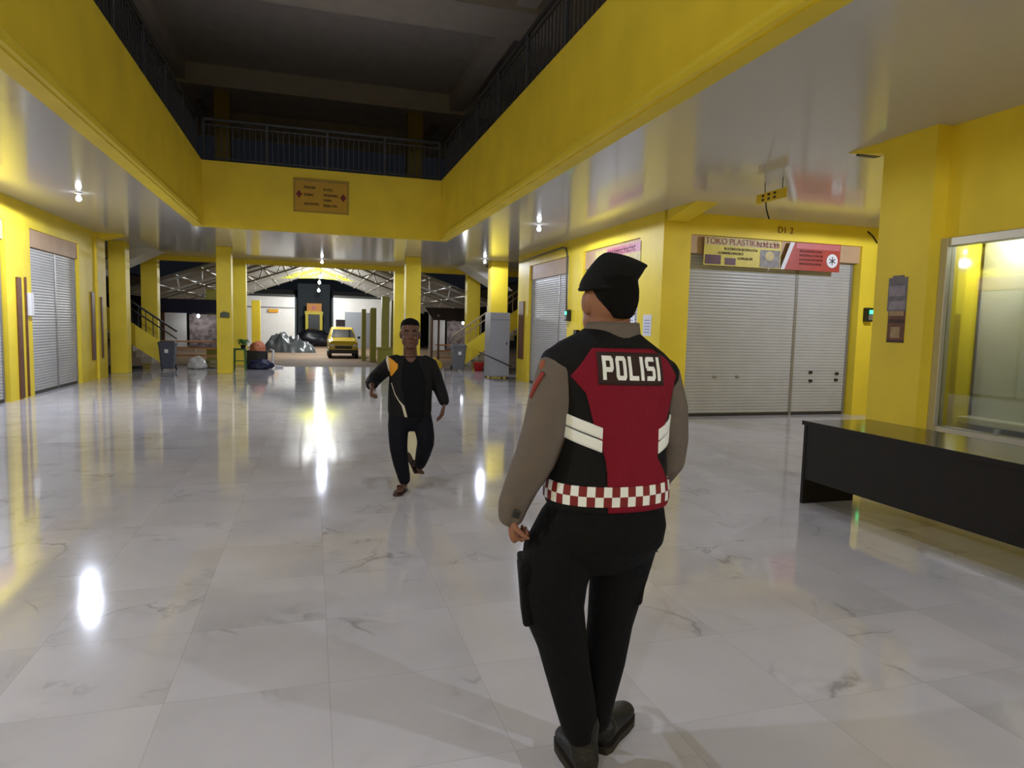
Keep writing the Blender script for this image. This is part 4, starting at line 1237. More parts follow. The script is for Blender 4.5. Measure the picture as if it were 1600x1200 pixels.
def hand(mb, wrist, fwd, palm_n, curl, side, s=1.0, spread=0.10):
    """palm with five separate bent fingers. fwd = direction of the fingers, palm_n = normal out of the palm, side = +1 if the thumb lies along fwd x palm_n"""
    f = Vector(fwd).normalized(); n = Vector(palm_n); n = (n - f * n.dot(f)).normalized()
    a = f.cross(n) * side
    W_ = Vector(wrist)
    ref = a
    limb(mb, [(W_ - f * 0.02 * s, 0.026 * s), (W_ + f * 0.03 * s, 0.036 * s), (W_ + f * 0.075 * s, 0.040 * s)], 14, 0.45, ref)
    lens = [0.072, 0.080, 0.074, 0.058]
    for k in range(4):
        off = (0.030 - 0.020 * k)
        b0 = W_ + f * (0.082 - 0.004 * abs(k - 1)) * s + a * off * s
        dr = (f + a * spread * (1.2 - 0.8 * k)).normalized()
        L = lens[k] * s
        pts = [(b0 - f * 0.02 * s, 0.0095 * s), (b0, 0.0095 * s)]
        ang = 0
        p = b0
        for seg_l, c in ((0.45, curl * 0.9), (0.32, curl * 1.1), (0.23, curl * 0.7)):
            ang += c
            d = dr * math.cos(ang) + n * math.sin(ang)
            p = p + d * L * seg_l
            pts.append((p, 0.0088 * s if seg_l > 0.3 else 0.0075 * s))
        limb(mb, pts, 8, 1.0, a)
    t0 = W_ + f * 0.02 * s + a * 0.026 * s
    t1 = t0 + (a * 0.7 + f * 0.6 + n * 0.25).normalized() * 0.036 * s
    t2 = t1 + (a * 0.25 + f * 0.9 + n * (0.3 + curl * 0.4)).normalized() * 0.03 * s
    t3 = t2 + (f * 0.9 + n * (0.4 + curl * 0.6) - a * 0.1).normalized() * 0.024 * s
    limb(mb, [(t0, 0.014 * s), (t1, 0.0115 * s), (t2, 0.010 * s), (t3, 0.008 * s)], 8, 1.0, a)

def frame(az_deg, D, root):
    """apparent (u, z) seen from the camera at bearing az and distance D, with depth offset d, to world"""
    a = math.radians(az_deg)
    ud = Vector((math.cos(a), -math.sin(a), 0)); dd = Vector((math.sin(a), math.cos(a), 0))
    def W(u, d, z):
        k = 1 + d / D
        return dd * (D + d) + ud * (u * k) + Vector((0, 0, EYE - (EYE - z) * k))
    return W, ud, dd

# ---- police officer, walking away from the camera
W, UD, DD = frame(25.2, 2.2, None)
root = DD * 2.2
pol = thing('person', 'police officer in a black and red vest and black beret, seen from behind walking away', 'person', root)
BODY = lambda p: root + Vector(p)                      # body frame: +y faces down the hall
hc = W(-0.012, 0.0, 1.612)
HY = math.radians(-4)
bodyb = MB()
hfx, HM = head_shape(bodyb, hc, HY, math.radians(-3), 1.02)
limb(bodyb, [(BODY((-0.0, -0.01, 1.40)), 0.075), (hc + Vector((0.0, -0.014, -0.10)), 0.066), (hc + Vector((0, -0.014, -0.02)), 0.063)], 20)
stack(bodyb, [(0.86, 0.15, 0.10, 0, 0.0), (1.0, 0.15, 0.10, 0, 0), (1.15, 0.14, 0.095, 0, 0), (1.30, 0.155, 0.10, 0, 0), (1.40, 0.16, 0.085, 0, 0), (1.45, 0.11, 0.07, 0, 0), (1.49, 0.06, 0.05, 0, 0)], BODY)
LSH, LEL, LWR = W(-0.172, -0.085, 1.385), W(-0.235, -0.10, 1.11), W(-0.316, -0.10, 0.90)
RSH, REL, RWR = W(0.165, 0.085, 1.375), W(0.200, 0.115, 1.13), W(0.115, 0.36, 1.02)
limb(bodyb, [(BODY((-0.14, 0, 1.40)), 0.05), (LSH, 0.045), (LEL, 0.040), (LWR, 0.028)])
limb(bodyb, [(BODY((0.14, 0, 1.40)), 0.05), (RSH, 0.045), (REL, 0.040), (RWR, 0.028)])
lf = (W(-0.312, -0.11, 0.80) - LWR).normalized()
hand(bodyb, LWR + lf * 0.012, Vector((0, 0, -1)) + UD * 0.12 + DD * 0.05, UD + DD * 0.25, 1.15, 1, 0.90, 0.03)
rf = (RWR - REL).normalized()
hand(bodyb, RWR + rf * 0.04, rf, Vector((-1, 0, -0.2)), 0.6, 1, 0.95)
LHIP, LKN, LAN = W(-0.095, -0.03, 0.86), W(-0.128, -0.02, 0.47), W(-0.050, -0.03, 0.10)
RHIP, RKN, RAN = W(0.075, 0.05, 0.86), W(0.035, 0.09, 0.49), W(0.0, 0.12, 0.14)
limb(bodyb, [(LHIP, 0.085), (W(-0.150, -0.04, 0.66), 0.075), (LKN, 0.05), (W(-0.085, -0.02, 0.3), 0.048), (LAN, 0.033)])
limb(bodyb, [(RHIP, 0.085), (W(0.05, 0.07, 0.66), 0.07), (RKN, 0.05), (W(0.012, 0.1, 0.35), 0.046), (RAN, 0.033)])
sk = blob('body', bodyb, SKIN, pol, 0.0055, 2)
face_parts(pol, hfx, HM, 1.02, SKIN)

# hair, close cropped, below the beret
mb = MB()
rows = [(-0.060, 0.026, 0.018, 0.014, -0.078), (-0.045, 0.040, 0.026, 0.014, -0.073), (-0.02, 0.057, 0.036, 0.010, -0.066), (0.0, 0.067, 0.044, 0.006, -0.060), (0.03, 0.075, 0.058, 0.002, -0.048), (0.065, 0.077, 0.080, 0, -0.026), (0.10, 0.06, 0.075, 0, -0.008), (0.122, 0.02, 0.03, 0, -0.01)]
stack(mb, rows, hfx, 28, 2.1)
blob('hair', mb, HAIR, pol, 0.006, 2)
# beret: tight band and a crown that droops over the right side to a point
FELT = mat('black_felt', (15, 15, 16), 0.85, spec=0.2, bump=0.25, bscale=240)
mb = MB()
R = []
# crown profile in camera terms: left edge and right edge per height
prof = [(1.645, -0.1120, 0.0580, 0.088, -0.020), (1.660, -0.1120, 0.0740, 0.096, -0.008), (1.680, -0.1050, 0.0800, 0.102, 0.0), (1.700, -0.0930, 0.0900, 0.104, 0.004), (1.717, -0.0820, 0.0990, 0.102, 0.004), (1.731, -0.0720, 0.1030, 0.096, 0.003), (1.744, -0.0610, 0.0760, 0.084, 0.0), (1.756, -0.0500, 0.0450, 0.066, 0.0), (1.764, -0.0380, 0.0150, 0.045, 0.0), (1.768, -0.030, -0.008, 0.02, 0)]
for z, u0, u1, hd, dc in prof:
    ring = []
    for j in range(36):
        t = 2 * PI * j / 36
        c_, s_ = math.cos(t), math.sin(t)
        u = (u0 + u1) / 2 + (u1 - u0) / 2 * c_
        d = dc + hd * s_
        zz = z + (0.030 * (c_ < -2) ) 
        # the band sits lower over the forehead (left, away) and higher at the nape
        if z < 1.69:
            zz = z + 0.022 * max(0, c_) * (1.69 - z) / 0.045
        ring.append(W(u, d, zz))
    R.append(ring)
mb.rings(R)
limb(mb, [(W(0.02, -0.01, 1.722), 0.030), (W(0.075, -0.01, 1.722), 0.020), (W(0.100, -0.012, 1.727), 0.008)], 12)
blob('beret', mb, FELT, pol, 0.006, 2)
mb = MB()
R = []
for k in range(41):
    t = 2 * PI * k / 40
    c_, s_ = math.cos(t), math.sin(t)
    u = -0.024 + 0.084 * c_; d = -0.004 + 0.098 * s_
    z = 1.648 + 0.017 * (0.5 + 0.5 * c_)
    R.append(W(u, d, z))
mb.tube(R[:-1] + [R[0]], 0.007, 8)
obj('sweat_band', mb, FELT, pol, smooth=True)

# shirt: taupe, sleeves and collar
TAUPE = mat('taupe_uniform_cloth', (106, 97, 91), 0.85, spec=0.2, var=0.06, vscale=10, bump=0.25, bscale=30)
mb = MB()
stack(mb, [(0.98, 0.16, 0.11, 0, 0), (1.15, 0.16, 0.11, 0, 0), (1.30, 0.175, 0.11, 0, 0), (1.40, 0.18, 0.095, 0, 0), (1.45, 0.13, 0.08, 0, 0), (1.50, 0.07, 0.065, 0, 0)], BODY)
limb(mb, [(BODY((-0.13, 0.0, 1.41)), 0.06), (W(-0.168, -0.09, 1.38), 0.072), (W(-0.188, -0.10, 1.28), 0.077), (W(-0.206, -0.105, 1.18), 0.076), (W(-0.240, -0.11, 1.08), 0.068), (W(-0.282, -0.105, 0.99), 0.057), (W(-0.311, -0.10, 0.915), 0.050), (W(-0.316, -0.102, 0.882), 0.044)], 20)
for k in range(5):      # cloth folds at the elbow
    f = k / 4
    p = W(-0.215 - 0.05 * f, -0.105, 1.16 - 0.14 * f)
    mb.ell(p, (0.070 - 0.008 * f, 0.070 - 0.008 * f, 0.014), Matrix.Rotation(0.35 + 0.2 * (k % 2), 3, 'Y'))
limb(mb, [(BODY((0.13, 0.0, 1.41)), 0.06), (W(0.162, 0.085, 1.37), 0.068), (W(0.185, 0.10, 1.27), 0.072), (W(0.196, 0.11, 1.17), 0.067), (W(0.196, 0.13, 1.10), 0.060), (W(0.165, 0.22, 1.05), 0.056), (W(0.12, 0.345, 1.02), 0.046)], 20)
blob('shirt', mb, TAUPE, pol, 0.008, 3)
mb = MB()
R = []
for z, rr, dy, dz in ((1.478, 0.098, 0.0, 0.0), (1.505, 0.094, -0.004, 0.0), (1.528, 0.089, -0.007, 0.0), (1.543, 0.086, -0.008, 0.0), (1.541, 0.080, -0.008, 0), (1.50, 0.080, -0.004, 0)):
    R.append([BODY((-0.002 + rr * math.cos(2 * PI * j / 32), dy + rr * 0.98 * math.sin(2 * PI * j / 32), z - 0.018 * max(0, math.sin(2 * PI * j / 32)))) for j in range(32)])
mb.rings(R, cap=False)
obj('collar', mb, TAUPE, pol, smooth=True)

# vest
VBLK = mat('black_vest_cloth', (13, 13, 16), 0.8, spec=0.25, bump=0.2, bscale=90)
VRED = mat('crimson_vest_cloth', (124, 9, 38), 0.75, spec=0.25, var=0.08, vscale=7, bump=0.2, bscale=70)
mb = MB()
BODYT = lambda p: root + Vector((p[0], p[1], p[2] - 0.09 * p[0] * min(1, max(0, (p[2] - 1.2) / 0.2))))
vest_rows = [(0.945, 0.200, 0.150, 0, 0), (0.965, 0.206, 0.156, 0, 0), (1.0, 0.206, 0.157, 0, 0), (1.06, 0.198, 0.152, 0, 0), (1.12, 0.194, 0.150, 0, 0), (1.20, 0.197, 0.148, 0, 0), (1.28, 0.204, 0.143, 0, 0),
             (1.35, 0.214, 0.134, 0, -0.004), (1.40, 0.222, 0.120, 0, -0.006), (1.435, 0.212, 0.106, 0, -0.006), (1.462, 0.180, 0.100, 0, -0.006), (1.487, 0.135, 0.094, 0, -0.005), (1.507, 0.100, 0.088, 0, -0.003), (1.518, 0.086, 0.084, 0, -0.002)]
stack(mb, vest_rows, BODYT, 44, 2.3)
for s in (-1, 1):
    m3 = Matrix.Rotation(s * 0.5, 3, 'Y')
    mb.ell(BODYT((s * 0.185, 0.0, 1.385)), (0.050, 0.082, 0.062), m3)
vest = blob('vest', mb, VBLK, pol, 0.008, 3)
SK = Skinner(vest, BODY)
# crimson back panel
ztop = 1.462; zbot = 0.953
LB = [(0.94, -0.060), (1.08, -0.066), (1.12, -0.072), (1.21, -0.104), (1.322, -0.132), (1.375, -0.176), (1.462, -0.110)]
RB = [(0.94, 0.200), (1.00, 0.195), (1.07, 0.150), (1.12, 0.112), (1.16, 0.118), (1.21, 0.140), (1.27, 0.172), (1.375, 0.196), (1.43, 0.180), (1.462, 0.130)]
def panel(u, v, k):
    z = zbot + (ztop - zbot) * v
    x = lerp_tab(LB, z) + (lerp_tab(RB, z) - lerp_tab(LB, z)) * u
    if x > 0.10:      # follow the flank round by angle
        a0 = math.atan2(0.10, 0.14)
        a = a0 + (x - 0.10) / 0.17
        return SK.at(a, z, 0.004 * k - 0.004 * (1 - k))
    return SK.flat(x, z, 0.004 * k - 0.004 * (1 - k))
obj('back_panel', sheet(panel, 44, 70), VRED, pol, smooth=True, label='crimson back panel')
# white reflective double stripes on both flanks
REFL = mat('white_reflective_tape', (238, 242, 244), 0.5, emit=0.0)
def stripe(a0, a1, z0, z1, slope_, name='reflective_stripe'):
    def fn(u, v, k):
        a = a0 + (a1 - a0) * u
        z = z0 + (z1 - z0) * v + slope_ * (u if a1 > a0 else u)
        return SK.at(a, z, 0.006 * k - 0.003 * (1 - k))
    o = obj(name, sheet(fn, 16, 4), REFL, pol, smooth=True)
    return o
aL0 = math.atan2(-0.098, 0.148)
for z0, z1 in ((1.184, 1.219), (1.143, 1.179)):
    stripe(aL0 + 0.05, -1.75, z0, z1, 0.075)
aR0 = math.atan2(0.128, 0.145)
for z0, z1 in ((1.174, 1.210), (1.132, 1.169)):
    stripe(aR0 - 0.02, 1.75, z0, z1, 0.065)
# chequered belt band, two rows
mbw = MB(); mbr = MB()
N = 46
Z0, Z1, Z2 = 0.974, 1.005, 1.036
def cell(mb_, a0, a1, z0, z1):
    n0 = 3
    P = []
    for k in (0, 1):
        for j in (0, 1):
            for i in range(n0 + 1):
                P.append(SK.at(a0 + (a1 - a0) * i / n0, z0 if j == 0 else z1, 0.0065 if k else -0.002))
    q = n0 + 1
    F = []
    for i in range(n0):
        F.append((2 * q + i, 2 * q + i + 1, 3 * q + i + 1, 3 * q + i))
        F.append((i, q + i, q + i + 1, i + 1))
        F.append((i, i + 1, 2 * q + i + 1, 2 * q + i)); F.append((q + i, 3 * q + i, 3 * q + i + 1, q + i + 1))
    F.append((0, 2 * q, 3 * q, q)); F.append((n0, q + n0, 3 * q + n0, 2 * q + n0))
    mb_.add(P, F)
# equal arc lengths round the waist
ang, cum = [], [0]
prev = None
for k in range(721):
    a = 2 * PI * k / 720 - PI
    p = SK.at(a, 0.997, 0)
    if prev is not None:
        cum.append(cum[-1] + (p - prev).length)
    prev = p; ang.append(a)
def ang_at(f):
    t = f * cum[-1]
    for k in range(720):
        if cum[k + 1] >= t:
            return ang[k] + (ang[k + 1] - ang[k]) * (t - cum[k]) / max(1e-6, cum[k + 1] - cum[k])
    return ang[-1]
A_ = [ang_at(i / N) for i in range(N + 1)]
for i in range(N):
    cell(mbw if i % 2 else mbr, A_[i], A_[i + 1], Z0, Z1)
    cell(mbr if i % 2 else mbw, A_[i], A_[i + 1], Z1, Z2)
band = obj('belt_band', mbr, mat('dark_red_tape', (120, 14, 20), 0.6), pol, label='dark red and white chequered waist band')
wsq = obj('white_squares', mbw, REFL, band)
wsq['kind'] = 'stuff'
# POLISI on the back: dark patch and block letters
def backpt(x, z, off):
    return SK.flat(x, z, off)
X0, X1, TZ0, TZ1 = -0.100, 0.128, 1.352, 1.452
obj('name_patch', sheet(lambda u, v, k: backpt(X0 + (X1 - X0) * u, TZ0 + (TZ1 - TZ0) * v - 0.004 * u, 0.0065 if k else 0.001), 20, 8), mat('dark_patch_cloth', (44, 20, 20), 0.8), pol, smooth=True)
S_ = 0.30
LET = {
    'P': (1.0, [[(0, 0), (S_, 0), (S_, 1), (0, 1)], [(S_, 0.8), (0.72, 0.8), (0.85, 1), (S_, 1)], [(0.70, 0.50), (1.0, 0.48), (1.0, 0.88), (0.70, 0.82)], [(0.70, 0.82), (1.0, 0.88), (0.85, 1.0), (0.70, 0.99)], [(S_, 0.33), (0.85, 0.33), (0.74, 0.53), (S_, 0.53)], [(0.70, 0.35), (0.85, 0.33), (1.0, 0.48), (0.70, 0.52)]]),
    'O': (1.0, [[(0, 0.14), (S_, 0.18), (S_, 0.82), (0, 0.86)], [(0.70, 0.18), (1, 0.14), (1, 0.86), (0.70, 0.82)], [(0.14, 0), (0.86, 0), (0.72, 0.19), (0.28, 0.19)], [(0.28, 0.81), (0.72, 0.81), (0.86, 1), (0.14, 1)],
                [(0, 0.14), (0.14, 0), (0.28, 0.19), (S_, 0.19)], [(0.86, 0), (1, 0.14), (0.70, 0.19), (0.72, 0.19)], [(0, 0.86), (S_, 0.81), (0.28, 0.81), (0.14, 1)], [(0.72, 0.81), (0.70, 0.81), (1, 0.86), (0.86, 1)]]),
    'L': (0.95, [[(0, 0), (S_, 0), (S_, 1), (0, 1)], [(S_, 0), (0.95, 0), (0.95, 0.19), (S_, 0.19)]]),
    'I': (S_ + 0.02, [[(0, 0), (S_ + 0.02, 0), (S_ + 0.02, 1), (0, 1)]]),
    'S': (1.0, [[(0.14, 0.81), (0.97, 0.81), (0.90, 1), (0.14, 1)], [(0, 0.52), (S_, 0.58), (S_, 0.82), (0, 0.87)], [(0, 0.87), (S_, 0.81), (0.28, 0.81), (0.14, 1)], [(0.10, 0.42), (0.90, 0.42), (0.90, 0.60), (0.10, 0.60)],
                [(0.70, 0.17), (1, 0.13), (1, 0.50), (0.70, 0.43)], [(0.03, 0), (0.86, 0), (0.86, 0.19), (0.10, 0.19)], [(0.84, 0), (1, 0.14), (0.84, 0.19), (0.70, 0.19)], [(0.70, 0.42), (1.0, 0.48), (0.90, 0.60), (0.70, 0.60)]]),
}
word = 'POLISI'
gap = 0.24
tot = sum(LET[c][0] for c in word) + gap * (len(word) - 1)
tx0, tx1, tz0, tz1 = -0.086, 0.114, 1.367, 1.440
sc_ = (tx1 - tx0) / tot
x = tx0
for i_, ch in enumerate(word):
    wd, quads = LET[ch]
    mb = MB()
    for qd in quads:
        def fn(u, v, k, qd=qd, x=x):
            p0 = Vector((*qd[0], 0)).lerp(Vector((*qd[1], 0)), u); p1 = Vector((*qd[3], 0)).lerp(Vector((*qd[2], 0)), u)
            p = p0.lerp(p1, v)
            xx = x + p.x * sc_
            return backpt(xx, tz0 + (tz1 - tz0) * p.y - 0.02 * (xx - tx0), 0.0095 if k else 0.003)
        s_ = sheet(fn, 4, 4)
        mb.add(s_.v, s_.f)
    obj('letter', mb, REFL, pol)
    x += (wd + gap) * sc_
# shoulder badge, red piping and loop
ORB = mat('orange_badge', (150, 78, 44), 0.6, var=0.3, vscale=30)
sb_ = obj('sleeve_badge', MB().ell(W(-0.222, -0.13, 1.392), (0.008, 0.015, 0.021), Matrix.Rotation(0.45, 3, 'Z')), ORB, pol, smooth=True)
obj('sleeve_flash', MB().tube([W(-0.222, -0.155, 1.372), W(-0.244, -0.145, 1.33), W(-0.258, -0.14, 1.285)], [0.007, 0.009, 0.007], 8), mat('red_flash', (140, 46, 38), 0.6), pol, smooth=True)
obj('shoulder_loop', MB().box(tuple(W(-0.115, -0.02, 1.486) - Vector((0.006, 0.012, 0.0))), tuple(W(-0.115, -0.02, 1.516) + Vector((0.006, 0.012, 0)))), BLACK, pol)
obj('wrist_strap', MB().obox(W(-0.298, -0.155, 0.886), (0.024, 0.012, 0.026), Matrix.Rotation(0.4, 3, 'Y')), BLACK, pol, bevel=0.003)

# trousers with cargo pockets
TRO = mat('black_trouser_cloth', (11, 11, 15), 0.85, spec=0.2, bump=0.3, bscale=40)
mb = MB()
stack(mb, [(0.985, 0.185, 0.140, 0, 0), (0.94, 0.196, 0.150, 0, 0), (0.88, 0.204, 0.156, 0, -0.005), (0.82, 0.196, 0.146, 0, -0.005), (0.77, 0.165, 0.115, 0, 0), (0.72, 0.11, 0.07, 0, 0)][::-1], BODY, 40, 2.3)
limb(mb, [(W(-0.108, -0.03, 0.87), 0.112), (W(-0.150, -0.045, 0.76), 0.122), (W(-0.166, -0.05, 0.66), 0.114), (W(-0.160, -0.045, 0.56), 0.102), (W(-0.130, -0.03, 0.46), 0.086), (W(-0.108, -0.025, 0.36), 0.078), (W(-0.078, -0.03, 0.24), 0.070), (W(-0.058, -0.035, 0.155), 0.062), (W(-0.052, -0.035, 0.135), 0.056)], 22)
limb(mb, [(W(0.078, 0.04, 0.87), 0.112), (W(0.058, 0.06, 0.76), 0.106), (W(0.046, 0.07, 0.66), 0.094), (W(0.030, 0.085, 0.54), 0.080), (W(0.016, 0.10, 0.40), 0.074), (W(-0.004, 0.11, 0.27), 0.066), (W(-0.012, 0.12, 0.19), 0.058)], 22)
blob('trousers', mb, TRO, pol, 0.008, 3)
for cc, hw, yaw, nm in ((W(-0.262, -0.06, 0.62), 0, 0.2, 'left'), (W(0.118, 0.085, 0.72), 0, 0.1, 'right')):
    m3 = Matrix.Rotation(-0.44 + yaw, 3, 'Z') @ Matrix.Rotation(-0.10 if nm == 'left' else 0.12, 3, 'Y')
    pk = obj('cargo_pocket', MB().obox(cc, (0.034, 0.15, 0.19), m3), TRO, pol, bevel=0.012)
    obj('pocket_flap', MB().obox(cc + Vector((0, 0, 0.085)), (0.046, 0.165, 0.055), m3), TRO, pk, bevel=0.010)
obj('hanging_strap', MB().prism([W(0.168, 0.05, 0.90), W(0.196, 0.05, 0.875), W(0.176, 0.05, 0.83), W(0.178, 0.05, 0.785), W(0.160, 0.05, 0.80)], DD * 0.02), BLACK, pol, bevel=0.004)
# boots
BOOT = mat('black_boot_leather', (19, 19, 21), 0.5, spec=0.4, bump=0.2, bscale=80)
SOLE = mat('boot_sole', (40, 33, 24), 0.7)
def boot(ankle, heel, dirv, lift, lab):
    dirv = Vector(dirv).normalized()
    up = Vector((0, 0, 1))
    mb = MB()
    limb(mb, [(Vector(ankle) + up * 0.05, 0.054), (Vector(ankle) - up * 0.01, 0.050), (Vector(heel) + up * 0.075 + dirv * 0.045, 0.047)], 16)
    H = Vector(heel)
    sd = Vector((-dirv.y, dirv.x, 0))
    R = []
    for f, w, h in ((0.0, 0.022, 0.055), (0.012, 0.033, 0.075), (0.05, 0.039, 0.090), (0.10, 0.040, 0.085), (0.16, 0.046, 0.070), (0.21, 0.050, 0.058), (0.25, 0.044, 0.050), (0.275, 0.028, 0.040), (0.283, 0.012, 0.03)):
        ring = []
        for j in range(20):
            t = 2 * PI * j / 20
            ring.append(H + dirv * f + sd * (w * math.cos(t)) + up * (0.022 + h * (0.5 + 0.5 * math.sin(t)) + lift * f))
        R.append(ring)
    mb.rings(R)
    bt = blob('boot', mb, BOOT, pol, 0.007, 2)
    R = []
    for zz in (0.0, 0.026):
        ring = []
        for f, w in ((-0.004, 0.0), (0.0, 0.028), (0.03, 0.040), (0.1, 0.040), (0.17, 0.050), (0.22, 0.052), (0.265, 0.040), (0.285, 0.0)):
            ring.append(H + dirv * f + sd * w + up * (zz + lift * f))
        for f, w in ((0.265, 0.040), (0.22, 0.052), (0.17, 0.050), (0.1, 0.040), (0.03, 0.040), (0.0, 0.028)):
            ring.append(H + dirv * f - sd * w + up * (zz + lift * f))
        R.append(ring)
    obj('sole', MB().rings(R), SOLE, bt)
def onfloor(p):
    p = Vector(p); p.z = 0.0; return p
boot(W(-0.046, -0.035, 0.115), onfloor(W(-0.018, -0.10, 0.03)), Vector((0.05, 1, 0)), 0.0, 'left')
boot(W(-0.008, 0.125, 0.16), onfloor(W(0.012, 0.10, 0.06)), UD * 0.36 + DD * 0.93, 0.0, 'right')

# ---- man walking towards the camera
W, UD, DD = frame(7.6, 6.05, None)
root2 = DD * 6.05
man = thing('person', 'man in a dark jacket with an orange shoulder patch, walking towards the officer', 'person', root2)
FW = -DD
# local frame: +x = image right, +y = away from the camera
def MF(p):
    p = Vector(p)
    return root2 + UD * p.x + DD * p.y + Vector((0, 0, p.z))
hc2 = W(0.045, -0.02, 1.437)
bodyb = MB()
h2, HM2 = head_shape(bodyb, hc2, PI - math.radians(7.6) + 0.04, math.radians(-2), 1.04)
limb(bodyb, [(W(0.05, 0.02, 1.20), 0.066), (hc2 + Vector((0, 0, -0.09)) + DD * 0.01, 0.058), (hc2, 0.055)], 18)
stack(bodyb, [(0.70, 0.12, 0.09, 0.05, 0.0), (0.9, 0.125, 0.085, 0.05, 0), (1.08, 0.14, 0.09, 0.055, 0), (1.17, 0.145, 0.075, 0.06, 0), (1.22, 0.09, 0.06, 0.055, 0), (1.25, 0.05, 0.05, 0.05, 0)], MF)
RS2, RE2, RW2 = W(-0.105, 0.0, 1.185), W(-0.262, 0.12, 1.02), W(-0.290, -0.10, 0.965)
LS2, LE2, LW2 = W(0.222, 0.0, 1.185), W(0.300, 0.05, 0.98), W(0.362, -0.03, 0.815)
limb(bodyb, [(W(-0.06, 0, 1.19), 0.045), (RS2, 0.040), (RE2, 0.034), (RW2, 0.026)])
limb(bodyb, [(W(0.17, 0, 1.19), 0.045), (LS2, 0.040), (LE2, 0.034), (LW2, 0.026)])
rf2 = (RW2 - RE2).normalized()
hand(bodyb, RW2 + rf2 * 0.02 - Vector((0, 0, 0.006)), rf2 + Vector((0, 0, -0.9)) + UD * 0.15, UD, 0.55, 1, 0.92)
lf2 = Vector((0, 0, -1)) - UD * 0.22 + FW * 0.15
hand(bodyb, LW2 + lf2.normalized() * 0.03, lf2, -UD + FW * 0.2, 0.28, -1, 0.95, 0.12)
H1, K1, A1 = W(-0.045, 0.0, 0.70), W(-0.050, -0.04, 0.41), W(0.008, 0.0, 0.085)
H2, K2, A2 = W(0.145, 0.0, 0.70), W(0.195, -0.02, 0.455), W(0.146, 0.33, 0.225)
limb(bodyb, [(H1, 0.075), (K1, 0.048), (W(-0.018, -0.01, 0.24), 0.046), (A1, 0.031)])
limb(bodyb, [(H2, 0.075), (K2, 0.048), (W(0.176, 0.16, 0.34), 0.046), (A2, 0.031)])
# right foot flat on the floor pointing at the camera, left foot trailing on its toes
def foot(mb, ank, heel, toe, w=0.036):
    heel, toe = Vector(heel), Vector(toe)
    limb(mb, [(ank, 0.031), (heel + (toe - heel) * 0.12 + Vector((0, 0, 0.012)), 0.033)], 12)
    limb(mb, [(heel, 0.030), (heel.lerp(toe, 0.35) + Vector((0, 0, 0.012)), 0.034), (heel.lerp(toe, 0.75), 0.036), (toe, 0.022)], 14, 0.75, UD)
    for k in range(5):
        f = toe + UD * (0.030 - 0.015 * k)
        d = (toe - heel).normalized()
        limb(mb, [(f - d * 0.02, 0.009), (f + d * (0.022 - 0.003 * abs(k - 1)), 0.0085)], 8)
hl1 = W(0.010, 0.03, 0.0); hl1.z = 0.045
to1 = hl1 - DD * 0.17 - UD * 0.055; to1.z = 0.036
foot(bodyb, A1, hl1, to1)
hl2 = W(0.110, 0.36, 0.305); to2 = W(0.150, 0.42, 0.165)
hl2 = W(0.062, 0.36, 0.315); 
foot(bodyb, A2, A2 + DD * 0.05 + Vector((0, 0, -0.02)) - UD * 0.02, to2 + Vector((0, 0, 0.01)))
blob('body', bodyb, SKIN2, man, 0.006, 2)
face_parts(man, h2, HM2, 1.04, SKIN2)
mb = MB()
stack(mb, [(0.0, 0.079, 0.066, 0, -0.042), (0.03, 0.081, 0.074, 0, -0.036), (0.060, 0.083, 0.088, 0, -0.022), (0.082, 0.080, 0.100, 0, -0.010), (0.095, 0.076, 0.100, 0, -0.006), (0.112, 0.064, 0.084, 0, -0.008), (0.128, 0.036, 0.05, 0, -0.01), (0.134, 0.012, 0.02, 0, -0.01)], h2, 28, 2.1)
stack(mb, [(-0.06, 0.055, 0.03, 0, -0.07), (-0.03, 0.068, 0.05, 0, -0.055), (0.01, 0.076, 0.06, 0, -0.045)], h2, 28, 2.1)
blob('hair', mb, HAIR, man, 0.006, 2)
# sandals
SAND = mat('dark_brown_sandal', (62, 34, 30), 0.6)
def sandal(heel, toe, nrm):
    heel, toe, n = Vector(heel), Vector(toe), Vector(nrm).normalized()
    d = (toe - heel).normalized(); sd = d.cross(n).normalized()
    mb = MB(); R = []
    for o_ in (0.0, -0.016):
        ring = []
        for f, w in ((-0.02, 0.02), (0.03, 0.036), (0.10, 0.034), (0.18, 0.044), (0.215, 0.040), (0.24, 0.018)):
            ring.append(heel + d * f + sd * w + n * o_)
        for f, w in ((0.24, 0.018), (0.215, 0.040), (0.18, 0.044), (0.10, 0.034), (0.03, 0.036), (-0.02, 0.02)):
            ring.append(heel + d * f - sd * w + n * o_)
        R.append(ring)
    mb.rings(R)
    s_ = obj('sandal', mb, SAND, man)
    obj('strap', MB().tube([heel + d * 0.12 + sd * 0.038, heel + d * 0.13 + sd * 0.02 + n * 0.055, heel + d * 0.13 - sd * 0.02 + n * 0.055, heel + d * 0.12 - sd * 0.038], 0.010, 8), SAND, s_, smooth=True)
a1 = hl1.copy(); a1.z = 0.018; b1 = to1.copy(); b1.z = 0.018
sandal(a1 + (a1 - b1) * 0.05, b1, (0, 0, 1))
sandal(W(0.048, 0.30, 0.335), W(0.140, 0.44, 0.150), UD * 0.75 + FW * 0.5 + Vector((0, 0, 0.35)))
